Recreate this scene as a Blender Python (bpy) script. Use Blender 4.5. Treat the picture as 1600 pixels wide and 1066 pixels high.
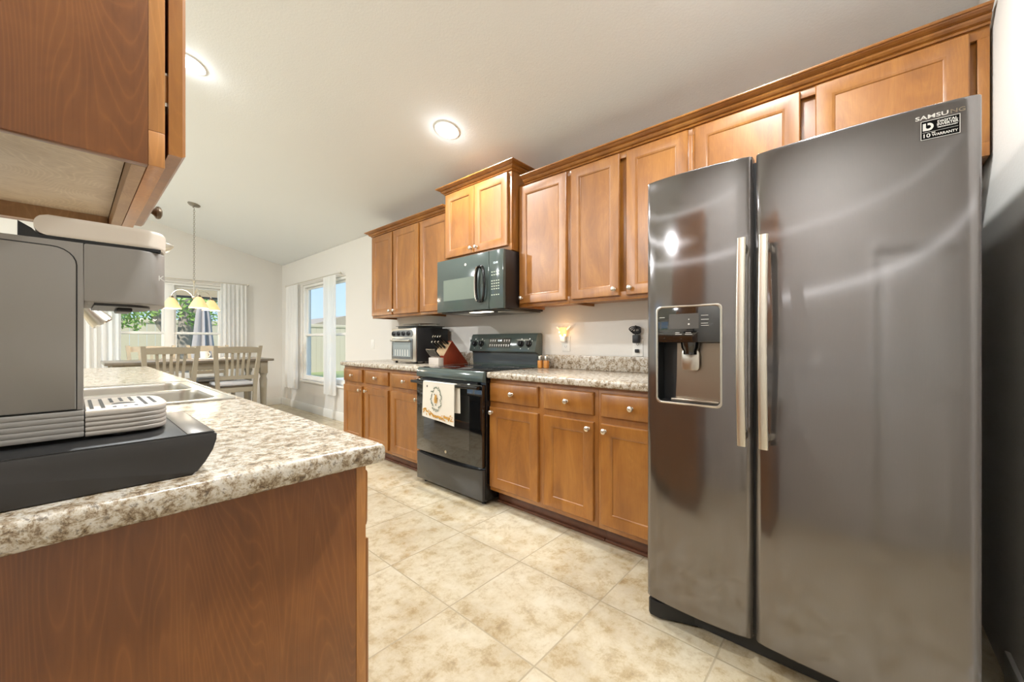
import bpy, bmesh, math, random
from mathutils import Matrix, Vector
R = math.radians
for o in list(bpy.data.objects): bpy.data.objects.remove(o)
scene = bpy.context.scene
COL = scene.collection

# ------------------------------------------------------------------ camera
F_PX = 612.0
YAW = math.degrees(math.atan2(688, 612))
cam_data = bpy.data.cameras.new('camera'); cam = bpy.data.objects.new('camera', cam_data); COL.objects.link(cam)
cam_data.sensor_width = 36; cam_data.lens = F_PX / 1600 * 36; cam_data.shift_y = 1 / 1600
cam_data.clip_start = 0.02; cam_data.clip_end = 300
cam.location = (0, 0, 1.12); cam.rotation_euler = (R(90), 0, -R(YAW))
scene.camera = cam

# ------------------------------------------------------------------ world, sun, exposure
world = bpy.data.worlds.new('world'); scene.world = world; world.use_nodes = True
wn = world.node_tree.nodes; wl = world.node_tree.links; wn.clear()
wo = wn.new('ShaderNodeOutputWorld'); wb = wn.new('ShaderNodeBackground')
wt = wn.new('ShaderNodeTexCoord'); ws = wn.new('ShaderNodeSeparateXYZ'); wr = wn.new('ShaderNodeValToRGB')
wl.new(wt.outputs['Generated'], ws.inputs[0]); wl.new(ws.outputs['Z'], wr.inputs[0])
wr.color_ramp.elements[0].position = 0.0; wr.color_ramp.elements[0].color = (.27, .36, .46, 1)
wr.color_ramp.elements[1].position = .55; wr.color_ramp.elements[1].color = (.11, .23, .42, 1)
wl.new(wr.outputs[0], wb.inputs[0]); wb.inputs[1].default_value = 2.3; wl.new(wb.outputs[0], wo.inputs[0])
sun_d = bpy.data.lights.new('sun', 'SUN'); sun = bpy.data.objects.new('sun', sun_d); COL.objects.link(sun)
sun_d.energy = 4.6; sun_d.angle = R(1); sun_d.color = (1, .95, .87)
sun.rotation_euler = (R(48), 0, R(-58)); sun.location = (0, 0, 20)
vs = scene.view_settings
vs.view_transform = 'Standard'; vs.look = 'None'; vs.gamma = 1; vs.exposure = 0.28; vs.use_curve_mapping = False
LAMP_W = 25.0
LAMP_COL = (.95, .985, 1)

# ------------------------------------------------------------------ materials
def sr(r, g, b):
    f = lambda c: (c / 255 / 12.92) if c / 255 <= .04045 else ((c / 255 + .055) / 1.055) ** 2.4
    return (f(r), f(g), f(b), 1)
class N:
    def __init__(s, name):
        s.m = bpy.data.materials.new(name); s.m.use_nodes = True
        s.t = s.m.node_tree; s.n = s.t.nodes; s.l = s.t.links
        s.p = s.n['Principled BSDF']
    def new(s, typ, **kw):
        x = s.n.new('ShaderNode' + typ)
        for k, v in kw.items(): setattr(x, k, v)
        return x
    def link(s, a, b): s.l.new(a, b)
    def coords(s, scale=(1, 1, 1), rand=True, out='Object'):
        tc = s.new('TexCoord'); mp = s.new('Mapping'); mp.inputs['Scale'].default_value = scale
        s.link(tc.outputs[out], mp.inputs[0])
        if rand:
            oi = s.new('ObjectInfo'); mu = s.new('Math', operation='MULTIPLY'); mu.inputs[1].default_value = 37.0
            s.link(oi.outputs['Random'], mu.inputs[0])
            cb = s.new('CombineXYZ')
            for i in range(3): s.link(mu.outputs[0], cb.inputs[i])
            s.link(cb.outputs[0], mp.inputs['Location'])
        return mp.outputs[0]
    def noise(s, vec, scale, detail=4, rough=.55, dist=0):
        x = s.new('TexNoise'); x.inputs['Scale'].default_value = scale; x.inputs['Detail'].default_value = detail
        x.inputs['Roughness'].default_value = rough; x.inputs['Distortion'].default_value = dist
        s.link(vec, x.inputs['Vector']); return x.outputs['Fac']
    def ramp(s, fac, stops):
        x = s.new('ValToRGB'); cr = x.color_ramp
        while len(cr.elements) < len(stops): cr.elements.new(.5)
        for e, (p, c) in zip(cr.elements, stops): e.position = p; e.color = c
        s.link(fac, x.inputs[0]); return x.outputs[0]
    def mix(s, fac, a, b, blend='MIX'):
        x = s.new('Mix', data_type='RGBA', blend_type=blend)
        for sock, v in ((x.inputs[0], fac), (x.inputs[6], a), (x.inputs[7], b)):
            if hasattr(v, 'links') or isinstance(v, bpy.types.NodeSocket): s.link(v, sock)
            else: sock.default_value = v
        return x.outputs[2]
    def bump(s, h, strength=.1, dist=.002):
        x = s.new('Bump'); x.inputs['Strength'].default_value = strength; x.inputs['Distance'].default_value = dist
        s.link(h, x.inputs['Height']); s.link(x.outputs[0], s.p.inputs['Normal'])
    def set(s, **kw):
        for k, v in kw.items():
            k = k.replace('_', ' ')
            if isinstance(v, bpy.types.NodeSocket): s.link(v, s.p.inputs[k])
            else: s.p.inputs[k].default_value = v
        return s
def plain(name, col, rough=.5, metal=0, var=.06, **kw):
    """simple surface with a faint procedural tone variation"""
    n = N(name); v = n.coords(rand=False)
    f = n.noise(v, 14, 3)
    d = tuple(c * (1 - var) for c in col[:3]) + (1,)
    n.set(Base_Color=n.mix(f, d, col), Roughness=rough, Metallic=metal, **kw); return n.m
def emit(name, col, strength):
    n = N(name); n.set(Base_Color=(0, 0, 0, 1), Emission_Color=col, Emission_Strength=strength); return n.m

def wood_mat(name, dark, mid, light, rough=.34, sc=1.0, fig=.5):
    n = N(name)
    v = n.coords((1, 1, .30)); w = n.noise(v, 6 * sc, 5, .6, 1.2)              # broad cloudy figure
    v3 = n.coords((1, 1, .14)); q = n.noise(v3, 5.0 * sc, 2, .4, .35)             # contour figure: isolines of a stretched field
    mu = n.new('Math', operation='MULTIPLY'); mu.inputs[1].default_value = 95.0; n.link(q, mu.inputs[0])
    fr = n.new('Math', operation='PINGPONG'); fr.inputs[1].default_value = .5; n.link(mu.outputs[0], fr.inputs[0])
    v2 = n.coords((1, 1, .05)); g = n.noise(v2, 170 * sc, 3, .6)                 # pores
    base = n.ramp(w, [(.28, dark), (.5, mid), (.74, light)])
    fg = n.ramp(fr.outputs[0], [(0, (1.22, 1.26, 1.3, 1)), (.12, (1, 1, 1, 1)), (.40, (.92, .90, .87, 1))])
    c = n.mix(fig, base, fg, 'MULTIPLY')
    gr = n.ramp(g, [(.34, (.84, .80, .76, 1)), (.52, (1, 1, 1, 1))])
    c = n.mix(.5, c, gr, 'MULTIPLY')
    n.set(Base_Color=c, Roughness=rough, Coat_Weight=.45, Coat_Roughness=.3)
    n.bump(g, .04, .0006); return n.m

WOOD = wood_mat('maple_wood', sr(130, 80, 29), sr(153, 97, 38), sr(173, 117, 51), fig=.32)
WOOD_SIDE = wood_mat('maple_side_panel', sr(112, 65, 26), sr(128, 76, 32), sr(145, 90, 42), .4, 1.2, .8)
WOOD_FRAME = wood_mat('pale_maple_frame', sr(170, 112, 58), sr(190, 130, 70), sr(205, 148, 86), .38)
WOOD_RAW = wood_mat('raw_plywood', sr(196, 172, 138), sr(214, 194, 164), sr(226, 210, 184), .6, .5)
WOOD_UNDER = wood_mat('unstained_rail', sr(150, 112, 76), sr(170, 132, 92), sr(184, 148, 106), .55)
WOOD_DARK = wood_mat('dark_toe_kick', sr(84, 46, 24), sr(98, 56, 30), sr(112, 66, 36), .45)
KNIFE_RED = wood_mat('cherry_block', sr(130, 44, 20), sr(150, 54, 26), sr(166, 66, 34), .3)
KNIFE_PALE = wood_mat('pale_block_face', sr(196, 160, 120), sr(210, 178, 138), sr(222, 192, 154), .45)

def wall_mat(name, col, bs=.25):
    n = N(name); v = n.coords(rand=False)
    h = n.noise(v, 95, 4, .6); lo = n.noise(v, 1.2, 2)
    n.set(Base_Color=n.mix(lo, tuple(c * .975 for c in col[:3]) + (1,), col), Roughness=.75)
    n.bump(h, bs, .004); return n.m
WALL = wall_mat('wall_paint', sr(226, 222, 215))
CEIL = wall_mat('ceiling_paint', sr(240, 243, 244), .35)
TRIM = plain('white_trim', sr(238, 236, 230), .4, var=.02)

def tile_mat():
    n = N('travertine_tile'); tc = n.new('TexCoord'); sep = n.new('SeparateXYZ'); n.link(tc.outputs['Object'], sep.inputs[0])
    T = .4572
    def m(op, a, b=None):
        x = n.new('Math', operation=op)
        for i, q in enumerate((a, b)):
            if q is None: continue
            if isinstance(q, bpy.types.NodeSocket): n.link(q, x.inputs[i])
            else: x.inputs[i].default_value = q
        return x.outputs[0]
    ids, mask = [], None
    for ax, off in (('X', 1.06), ('Y', .84)):
        q = m('DIVIDE', m('SUBTRACT', sep.outputs[ax], off), T)
        fl = m('FLOOR', q); fr = m('SUBTRACT', q, fl); ids.append(fl)
        e = m('MINIMUM', fr, m('SUBTRACT', 1.0, fr))
        mask = e if mask is None else m('MINIMUM', mask, e)
    groove = n.new('MapRange'); groove.inputs['From Min'].default_value = .0045; groove.inputs['From Max'].default_value = .0085
    n.link(mask, groove.inputs[0])
    cb = n.new('CombineXYZ'); n.link(ids[0], cb.inputs[0]); n.link(ids[1], cb.inputs[1])
    wnz = n.new('TexWhiteNoise', noise_dimensions='3D'); n.link(cb.outputs[0], wnz.inputs['Vector'])
    sc = n.new('VectorMath', operation='SCALE'); n.link(wnz.outputs['Color'], sc.inputs[0]); sc.inputs['Scale'].default_value = 9
    ad = n.new('VectorMath', operation='ADD'); n.link(tc.outputs['Object'], ad.inputs[0]); n.link(sc.outputs[0], ad.inputs[1])
    big = n.noise(ad.outputs[0], 3.8, 6, .62, .12); fine = n.noise(ad.outputs[0], 13, 8, .74, .15); pit = n.noise(ad.outputs[0], 70, 4, .6)
    cloud = n.ramp(big, [(.36, sr(212, 200, 175)), (.50, sr(201, 185, 154)), (.64, sr(172, 149, 111))])
    vein = n.ramp(fine, [(.40, sr(218, 208, 187)), (.51, sr(206, 192, 164)), (.59, sr(176, 153, 115)), (.68, sr(132, 106, 74))])
    c = n.mix(.5, cloud, vein)
    c = n.mix(n.ramp(pit, [(.60, (0, 0, 0, 1)), (.74, (.4, .4, .4, 1))]), c, sr(176, 150, 112))
    c = n.mix(groove.outputs[0], sr(178, 163, 136), c)
    n.set(Base_Color=c, Roughness=n.ramp(groove.outputs[0], [(0, (.8,) * 3 + (1,)), (1, (.30,) * 3 + (1,))]))
    n.bump(groove.outputs[0], .5, .002); return n.m
TILE = tile_mat()

def granite_mat():
    n = N('speckled_laminate'); v = n.coords(rand=False)
    a = n.noise(v, 44, 9, .80, .25); b = n.noise(v, 120, 5, .7, .4); c = n.noise(v, 9, 3, .6, .6); d = n.noise(v, 62, 7, .78, .3)
    base = n.ramp(a, [(.37, sr(88, 72, 56)), (.44, sr(142, 121, 95)), (.49, sr(186, 172, 150)), (.56, sr(212, 205, 193)), (.68, sr(190, 180, 164))])
    k = n.mix(n.ramp(b, [(.36, (.75, .75, .75, 1)), (.45, (0, 0, 0, 1))]), base, sr(92, 80, 70))
    k = n.mix(n.ramp(d, [(.56, (0, 0, 0, 1)), (.63, (.7, .7, .7, 1))]), k, sr(158, 140, 116))
    k = n.mix(n.ramp(c, [(.56, (0, 0, 0, 1)), (.72, (.35, .35, .35, 1))]), k, sr(146, 122, 94))
    n.set(Base_Color=k, Roughness=.27, Coat_Weight=.3, Coat_Roughness=.12); n.bump(b, .05, .001); return n.m
GRANITE = granite_mat()

def brushed(name, col, rough, aniso=.0, rot=0.0, streak=.05):
    n = N(name); v = n.coords((1, 60, .6), rand=False); g = n.noise(v, 30, 3)
    d = tuple(c * (1 - streak) for c in col[:3]) + (1,)
    n.set(Base_Color=n.mix(g, d, col), Metallic=1.0, Roughness=rough)
    if aniso:
        tg = n.new('Tangent', direction_type='RADIAL', axis='Z'); n.link(tg.outputs[0], n.p.inputs['Tangent'])
        n.set(Anisotropic=aniso, Anisotropic_Rotation=rot)
    return n.m
def fridge_metal():
    n = N('dark_stainless'); v = n.coords((1, 60, .6), rand=False); g = n.noise(v, 30, 3)
    c = n.mix(g, sr(144, 140, 140), sr(152, 148, 148)); n.set(Base_Color=c, Metallic=1.0, Roughness=.10)
    gl = n.new('BsdfAnisotropic'); gl.inputs['Roughness'].default_value = .36; gl.inputs['Anisotropy'].default_value = .9; gl.inputs['Rotation'].default_value = .25
    tg = n.new('Tangent', direction_type='RADIAL', axis='Z'); n.link(tg.outputs[0], gl.inputs['Tangent']); n.link(c, gl.inputs['Color'])
    mx = n.new('MixShader'); mx.inputs[0].default_value = .42; n.link(n.p.outputs[0], mx.inputs[1]); n.link(gl.outputs[0], mx.inputs[2])
    n.link(mx.outputs[0], n.n['Material Output'].inputs[0]); return n.m
FRIDGE = fridge_metal()
STEEL = brushed('brushed_steel', sr(205, 200, 190), .3)
LAMP_METAL = plain('aged_nickel', sr(150, 144, 132), .4, .6)
CHROME = plain('chrome', sr(220, 216, 208), .12, 1)
NICKEL = plain('satin_nickel', sr(232, 226, 214), .28, 1)
BRONZE = plain('oiled_bronze', sr(120, 108, 92), .35, .9)
BLACK = plain('black_enamel', sr(16, 16, 17), .16, coat_weight=.5) if False else plain('black_enamel', sr(18, 18, 19), .14)
GLASS_BLACK = plain('black_glass', sr(14, 15, 16), .05, var=.02, IOR=1.9)
SLATE = plain('slate_gloss', sr(78, 88, 84), .12, IOR=1.6)
SLATE_WIN = plain('microwave_window_mesh', sr(120, 130, 118), .22)
PLASTIC_BLACK = plain('black_plastic', sr(24, 24, 25), .45)
GREY_DARK = plain('charcoal_plastic', sr(52, 50, 49), .38)
MACHINE = plain('taupe_plastic', sr(149, 144, 138), .42, var=.03)
MACHINE_L = plain('pale_grey_plastic', sr(172, 164, 155), .40, var=.03)
CREAM = plain('cream_plastic', sr(226, 215, 201), .35, var=.02)
WHITE = plain('white_plastic', sr(240, 238, 232), .4, var=.02)
CHAIR_PAINT = plain('backlit_cream_paint', sr(166, 157, 138), .5, var=.1)  # cream greyed down, the backlit shade is put into the colour
CHAIR_SEAT = plain('light_grey_cushion', sr(206, 206, 208), .85)
SEAT_DARK = plain('dark_wood_seat', sr(88, 76, 60), .5)
TABLE_TOP = wood_mat('weathered_tabletop', sr(96, 88, 76), sr(112, 103, 90), sr(130, 120, 104), .3)
FABRIC_TOWEL = plain('towel_cotton', sr(232, 224, 208), .9)
PRINT_GREEN = plain('print_sage', sr(110, 122, 104), .9)
PRINT_GOLD = plain('print_honey', sr(205, 150, 52), .9)
PRINT_DARK = plain('print_charcoal', sr(70, 66, 58), .9)
LETTER = plain('silver_lettering', sr(230, 228, 222), .35, .3)
WARM_LETTER = plain('worn_lettering', sr(150, 138, 122), .4, .6)
AMBER = emit('amber_glow', (1, .50, .16, 1), 1.6)
CURT = N('sheer_curtain')
_t = CURT.new('BsdfTranslucent'); _t.inputs[0].default_value = sr(250, 249, 246)
_d = CURT.new('BsdfDiffuse'); _d.inputs[0].default_value = sr(248, 247, 244)
_tr = CURT.new('BsdfTransparent'); _m1 = CURT.new('MixShader'); _m1.inputs[0].default_value = .3
CURT.link(_d.outputs[0], _m1.inputs[1]); CURT.link(_t.outputs[0], _m1.inputs[2])
_m2 = CURT.new('MixShader'); _m2.inputs[0].default_value = .18
_wv = CURT.new('TexWave'); _wv.inputs['Scale'].default_value = 60
CURT.link(CURT.coords(rand=False), _wv.inputs['Vector'])
_rm = CURT.new('MapRange'); _rm.inputs['To Min'].default_value = .06; _rm.inputs['To Max'].default_value = .18
CURT.link(_wv.outputs['Fac'], _rm.inputs[0]); CURT.link(_rm.outputs[0], _m2.inputs[0])
CURT.link(_m1.outputs[0], _m2.inputs[1]); CURT.link(_tr.outputs[0], _m2.inputs[2])
CURT.link(_m2.outputs[0], CURT.n['Material Output'].inputs[0]); CURT = CURT.m
PANE = N('window_glass')
_g = PANE.new('BsdfGlossy'); _g.inputs['Roughness'].default_value = .02; _tr = PANE.new('BsdfTransparent')
_fr = PANE.new('Fresnel'); _fr.inputs[0].default_value = 1.3; _mx = PANE.new('MixShader')
_ge = PANE.new('NewGeometry'); _sb = PANE.new('Math', operation='SUBTRACT'); _sb.inputs[0].default_value = 1; PANE.link(_ge.outputs['Backfacing'], _sb.inputs[1])
_ml = PANE.new('Math', operation='MULTIPLY'); PANE.link(_fr.outputs[0], _ml.inputs[0]); PANE.link(_sb.outputs[0], _ml.inputs[1]); PANE.link(_ml.outputs[0], _mx.inputs[0]); PANE.link(_tr.outputs[0], _mx.inputs[1]); PANE.link(_g.outputs[0], _mx.inputs[2])
PANE.link(_mx.outputs[0], PANE.n['Material Output'].inputs[0]); PANE = PANE.m
CLEAR = N('clear_glass'); CLEAR.set(Base_Color=(1, 1, 1, 1), Roughness=.02, Transmission_Weight=1.0, IOR=1.45); CLEAR = CLEAR.m
OVEN_GLASS = plain('smoked_oven_glass', sr(36, 38, 38), .04, var=.02, IOR=2.1)

# ------------------------------------------------------------------ mesh builder
I4 = Matrix.Identity(4)
def frame(o, u, v, n):
    m = Matrix.Identity(4)
    for i, a in enumerate((u, v, n)):
        for k in range(3): m[k][i] = a[k]
    for k in range(3): m[k][3] = o[k]
    return m
def face_mx(x, y, z=0): return frame((x, y, z), (0, -1, 0), (0, 0, 1), (-1, 0, 0))   # looks towards -X, u runs to -Y
def face_px(x, y, z=0): return frame((x, y, z), (0, 1, 0), (0, 0, 1), (1, 0, 0))     # looks towards +X, u runs to +Y
def face_my(x, y, z=0): return frame((x, y, z), (1, 0, 0), (0, 0, 1), (0, -1, 0))    # looks towards -Y, u runs to +X
class B:
    def __init__(s): s.b = bmesh.new()
    def _tf(s, vs, M):
        for v in vs: v.co = M @ v.co
    def box(s, x0, x1, y0, y1, z0, z1, bev=0, M=I4, seg=2):
        r = bmesh.ops.create_cube(s.b, size=1); vs = r['verts']
        for v in vs:
            v.co = Vector((x0 + (v.co.x + .5) * (x1 - x0), y0 + (v.co.y + .5) * (y1 - y0), z0 + (v.co.z + .5) * (z1 - z0)))
        if bev:
            es = list({e for v in vs for e in v.link_edges})
            r = bmesh.ops.bevel(s.b, geom=es, offset=bev, segments=seg, affect='EDGES', profile=.5)
            vs = list({v for f in r['faces'] for v in f.verts} | {v for v in vs if v.is_valid})
        s._tf(vs, M); return s
    def prism(s, poly, h, M=I4, bev=0):
        """polygon in local xy, extruded 0..h along local z"""
        a = [s.b.verts.new((p[0], p[1], 0)) for p in poly]; c = [s.b.verts.new((p[0], p[1], h)) for p in poly]
        n = len(poly); fs = [s.b.faces.new(a[::-1]), s.b.faces.new(c)]
        for i in range(n): fs.append(s.b.faces.new((a[i], a[(i + 1) % n], c[(i + 1) % n], c[i])))
        vs = a + c
        if bev:
            es = [e for e in fs[0].edges] + [e for e in fs[1].edges]
            r = bmesh.ops.bevel(s.b, geom=es, offset=bev, segments=2, affect='EDGES', profile=.5)
            vs = list({v for f in r['faces'] for v in f.verts} | {v for v in vs if v.is_valid})
        s._tf(vs, M); return s
    def rings(s, rings, M=I4, cap0=True, cap1=True, closed=False):
        rs = [[s.b.verts.new(p) for p in r] for r in rings]
        k = len(rs[0]); L = len(rs)
        for i in range(L if closed else L - 1):
            q, w = rs[i], rs[(i + 1) % L]
            for j in range(k): s.b.faces.new((q[j], q[(j + 1) % k], w[(j + 1) % k], w[j]))
        if not closed:
            if cap0: s.b.faces.new(rs[0][::-1])
            if cap1: s.b.faces.new(rs[-1])
        s._tf([v for r in rs for v in r], M); return s
    def lathe(s, prof, M=I4, seg=20, cap=True):
        rg = [[(r * math.cos(2 * math.pi * i / seg), r * math.sin(2 * math.pi * i / seg), h) for i in range(seg)] for r, h in prof]
        return s.rings(rg, M, cap, cap)
    def cyl(s, p, q, r, seg=14, r2=None):
        p, q = Vector(p), Vector(q); d = q - p
        M = Matrix.Translation(p) @ d.to_track_quat('Z', 'Y').to_matrix().to_4x4()
        return s.lathe([(r, 0), (r if r2 is None else r2, d.length)], M, seg)
    def tube(s, pts, r, seg=10, M=I4, flat=1.0, closed=False):
        pts = [Vector(p) for p in pts]; n = len(pts); rr = r if isinstance(r, (list, tuple)) else [r] * n
        rings = []; up = None
        for i in range(n):
            if closed: t = pts[(i + 1) % n] - pts[i - 1]
            else: t = pts[min(i + 1, n - 1)] - pts[max(i - 1, 0)]
            t.normalize()
            if up is None: up = t.orthogonal().normalized()
            up = (up - t * up.dot(t)).normalized(); sd = t.cross(up)
            rings.append([pts[i] + up * (rr[i] * math.cos(2 * math.pi * k / seg)) + sd * (rr[i] * flat * math.sin(2 * math.pi * k / seg)) for k in range(seg)])
        return s.rings(rings, M, closed=closed)
    def sphere(s, c, r, sub=2, sc=(1, 1, 1)):
        x = bmesh.ops.create_icosphere(s.b, subdivisions=sub, radius=r)
        for v in x['verts']: v.co = Vector((v.co.x * sc[0] + c[0], v.co.y * sc[1] + c[1], v.co.z * sc[2] + c[2]))
        return s
    def quad(s, pts): s.b.faces.new([s.b.verts.new(p) for p in pts]); return s
    def build(s, name, mat, parent=None, ang=38, local=False):
        bmesh.ops.recalc_face_normals(s.b, faces=s.b.faces)
        off = Vector((0, 0, 0)); q = parent
        while q is not None and not local: off += q.location; q = q.parent
        base = Vector((0, 0, 0))
        if parent is None:                                        # top-level mesh: put its origin at its own base
            xs = [v.co for v in s.b.verts]
            base = Vector(((min(v.x for v in xs) + max(v.x for v in xs)) / 2, (min(v.y for v in xs) + max(v.y for v in xs)) / 2, min(v.z for v in xs)))
            if local == 'origin': base = Vector((0, 0, 0))
            off = base
        for v in s.b.verts: v.co -= off
        me = bpy.data.meshes.new(name); s.b.to_mesh(me); s.b.free()
        me.shade_smooth(); me.set_sharp_from_angle(angle=R(ang))
        me.materials.append(mat); o = bpy.data.objects.new(name, me); COL.objects.link(o)
        o.location = base; o.parent = parent; return o
def tag(o, label, cat, group=None):
    o['label'] = label; o['category'] = cat
    if group: o['group'] = group
    return o
def thing(name, loc, label, cat, group=None):
    o = bpy.data.objects.new(name, None); o.empty_display_size = .05; COL.objects.link(o); o.location = loc
    return tag(o, label, cat, group)
def struct(b, name, mat): o = b.build(name, mat, local='origin'); o['kind'] = 'structure'; return o
def kids(o): return [c for c in bpy.data.objects if c.parent == o]
def dup(o, loc, label=None, parent=None, rotz=None):
    c = o.copy(); COL.objects.link(c); c.parent = parent
    if parent is None:
        c.location = loc
        if rotz is not None: c.rotation_euler.z = rotz
        if label: c['label'] = label
    for k in kids(o): dup(k, None, parent=c)
    return c
def text_part(name, body, size, M, mat, parent, bold=.0, width=None):
    cu = bpy.data.curves.new(name, 'FONT'); cu.body = body; cu.size = size; cu.align_x = 'CENTER'; cu.align_y = 'CENTER'
    cu.extrude = .0004; cu.offset = bold; cu.resolution_u = 3
    t = bpy.data.objects.new(name, cu); COL.objects.link(t)
    dg = bpy.context.evaluated_depsgraph_get(); dg.update()
    me = bpy.data.meshes.new_from_object(t.evaluated_get(dg)); bpy.data.objects.remove(t)
    xs = [v.co.x for v in me.vertices]; k = 1 if not width else width / (max(xs) - min(xs))
    off = Vector((0, 0, 0)); q = parent
    while q is not None: off += q.location; q = q.parent
    for v in me.vertices: v.co.x *= k; v.co = (M @ v.co) - off
    me.materials.clear(); me.materials.append(mat); me.name = name
    o = bpy.data.objects.new(name, me); COL.objects.link(o); o.parent = parent; return o
def rect(u0, u1, v0, v1, i, n): return [(u0 + i, v0 + i, n), (u1 - i, v0 + i, n), (u1 - i, v1 - i, n), (u0 + i, v1 - i, n)]
def panel_door(b, u0, u1, v0, v1, M, t=.02, s=.056):
    return b.rings([rect(u0, u1, v0, v1, 0, 0), rect(u0, u1, v0, v1, 0, t - .004), rect(u0, u1, v0, v1, .004, t), rect(u0, u1, v0, v1, s, t),
                    rect(u0, u1, v0, v1, s + .004, t - .003), rect(u0, u1, v0, v1, s + .008, t - .004), rect(u0, u1, v0, v1, s + .013, t - .010)], M)
def slab_front(b, u0, u1, v0, v1, M, t=.02):
    return b.rings([rect(u0, u1, v0, v1, 0, 0), rect(u0, u1, v0, v1, 0, t - .007), rect(u0, u1, v0, v1, .004, t - .003), rect(u0, u1, v0, v1, .008, t)], M)
def knob_on(parent, M, u, v, n, mat=None):
    prof = [(.0085, 0), (.0085, .002), (.0055, .004), (.0050, .012), (.0085, .016), (.0145, .020), (.0155, .024), (.0135, .028), (.007, .031), (.001, .0315)]
    return B().lathe(prof, M @ Matrix.Translation((u, v, n)), 16).build('knob', mat or NICKEL, parent)
def rrect(u0, u1, v0, v1, r, seg=5):
    pts = []
    for cx, cy, a0 in ((u1 - r, v0 + r, -90), (u1 - r, v1 - r, 0), (u0 + r, v1 - r, 90), (u0 + r, v0 + r, 180)):
        for k in range(seg + 1):
            a = R(a0 + 90 * k / seg); pts.append((cx + r * math.cos(a), cy + r * math.sin(a)))
    return pts

# ------------------------------------------------------------------ room shell
WX = 2.52; BY = 7.79; NY = -.36; SL = .235; RX = -1.0; LX = -4.52
def ceil_z(x): return 2.49 + SL * (WX - x) if x > RX else 2.49 + SL * (x - LX)
struct(B().box(LX - .2, WX + .15, -2.2, BY + .15, -.12, 0), 'floor', TILE)
b = B(); b.prism([(WX + .14, 2.49 - SL * .14), (RX, ceil_z(RX)), (RX, ceil_z(RX) + .1), (WX + .14, 2.59)], BY + 2.5, frame((0, BY + .14, 0), (1, 0, 0), (0, 0, 1), (0, -1, 0)))
b.prism([(RX, ceil_z(RX)), (LX - .14, 2.49 - SL * .14), (LX - .14, 2.59), (RX, ceil_z(RX) + .1)], BY + 2.5, frame((0, BY + .14, 0), (1, 0, 0), (0, 0, 1), (0, -1, 0)))
struct(b, 'ceiling', CEIL)
def wall_y(b, y0, y1, x0, x1, z1, holes):
    """wall slab between y0 and y1 along x with rectangular holes (xa, xb, za, zb)"""
    hs = sorted(holes); x = x0
    for xa, xb, za, zb in hs:
        b.box(x, xa, y0, y1, 0, z1); b.box(xa, xb, y0, y1, 0, za) if za > 0 else None; b.box(xa, xb, y0, y1, zb, z1); x = xb
    b.box(x, x1, y0, y1, 0, z1); return b
def wall_x(b, x0, x1, y0, y1, z1, holes):
    hs = sorted(holes); y = y0
    for ya, yb, za, zb in hs:
        b.box(x0, x1, y, ya, 0, z1)
        if za > 0: b.box(x0, x1, ya, yb, 0, za)
        b.box(x0, x1, ya, yb, zb, z1); y = yb
    b.box(x0, x1, y, y1, 0, z1); return b
BWIN = (.27, 1.66, .56, 2.02); BDOOR = (-3.0, -.18, 0, 2.1)
b = wall_y(B(), BY, BY + .14, LX, WX + .14, 2.47, [BDOOR, BWIN])
b.prism([(LX, 2.47), (WX, 2.47), (WX, 2.49), (RX, ceil_z(RX)), (LX, 2.49)], .14, frame((0, BY + .14, 0), (1, 0, 0), (0, 0, 1), (0, -1, 0)))
struct(b, 'wall_back', WALL)
RWIN = (5.32, 6.86, .50, 2.04)
struct(wall_x(B(), WX, WX + .14, NY - .12, BY, 2.485, [RWIN]), 'wall_right', WALL)
b = B(); b.prism([(1.3, 0), (WX, 0), (WX, 2.488), (1.3, ceil_z(1.3))], .12, frame((0, NY, 0), (1, 0, 0), (0, 0, 1), (0, -1, 0)).copy())
struct(b, 'wall_near', WALL)
b = B(); b.prism([(-.36, 0), (1.42, 0), (1.42, ceil_z(1.42)), (-.36, ceil_z(-.36))], .12, frame((0, -1.9, 0), (1, 0, 0), (0, 0, 1), (0, -1, 0)))
b.box(1.30, 1.42, -1.9, NY - .12, 0, ceil_z(1.42))
struct(b, 'wall_behind_camera', WALL)
b = B(); b.box(-.36, -.24, -1.9, -.98, 0, ceil_z(-.24)); b.box(-.36, -.24, -.98, -.16, 2.06, ceil_z(-.24)); b.box(-.36, -.24, -.16, 1.345, 0, ceil_z(-.24))
struct(b, 'wall_left', WALL)
struct(B().box(-.36, -.24, 1.345, 4.45, 0, .865), 'wall_peninsula', WALL)
b = wall_x(B(), LX - .14, LX, -1.9, BY + .14, 2.485, [(1.2, 3.4, .6, 2.1), (4.6, 6.9, .6, 2.1)])
b.box(LX, -.36, -2.02, -1.9, 0, 2.9)
struct(b, 'wall_living', WALL)
# white panelled door in the left wall beside the camera (seen mirrored in the refrigerator)
M = face_px(-.30, -.95)
b = B(); b.box(0, .76, 0, 2.03, 0, .04, .003, M)
for v0, v1 in ((.2, .95), (1.08, 1.85)):
    for u0 in (.1, .43): b.rings([rect(u0, u0 + .24, v0, v1, 0, .0395), rect(u0, u0 + .24, v0, v1, .01, .047), rect(u0, u0 + .24, v0, v1, .03, .047)], M)
struct(b, 'door_1', TRIM)
b = B()
for y0, y1, z0, z1 in ((-1.04, -.98, 0, 2.12), (-.16, -.10, 0, 2.12), (-.98, -.16, 2.06, 2.12)): b.box(-.24, -.222, y0, y1, z0, z1, .004)
struct(b, 'trim_1', TRIM)
b = B(); b.box(WX - .014, WX, 4.06, BY - .015, 0, .125, .004); struct(b, 'baseboard_right', TRIM)
b = B(); b.box(-.14, WX - .016, BY - .014, BY, 0, .125, .004); struct(b, 'baseboard_back', TRIM)
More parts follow.
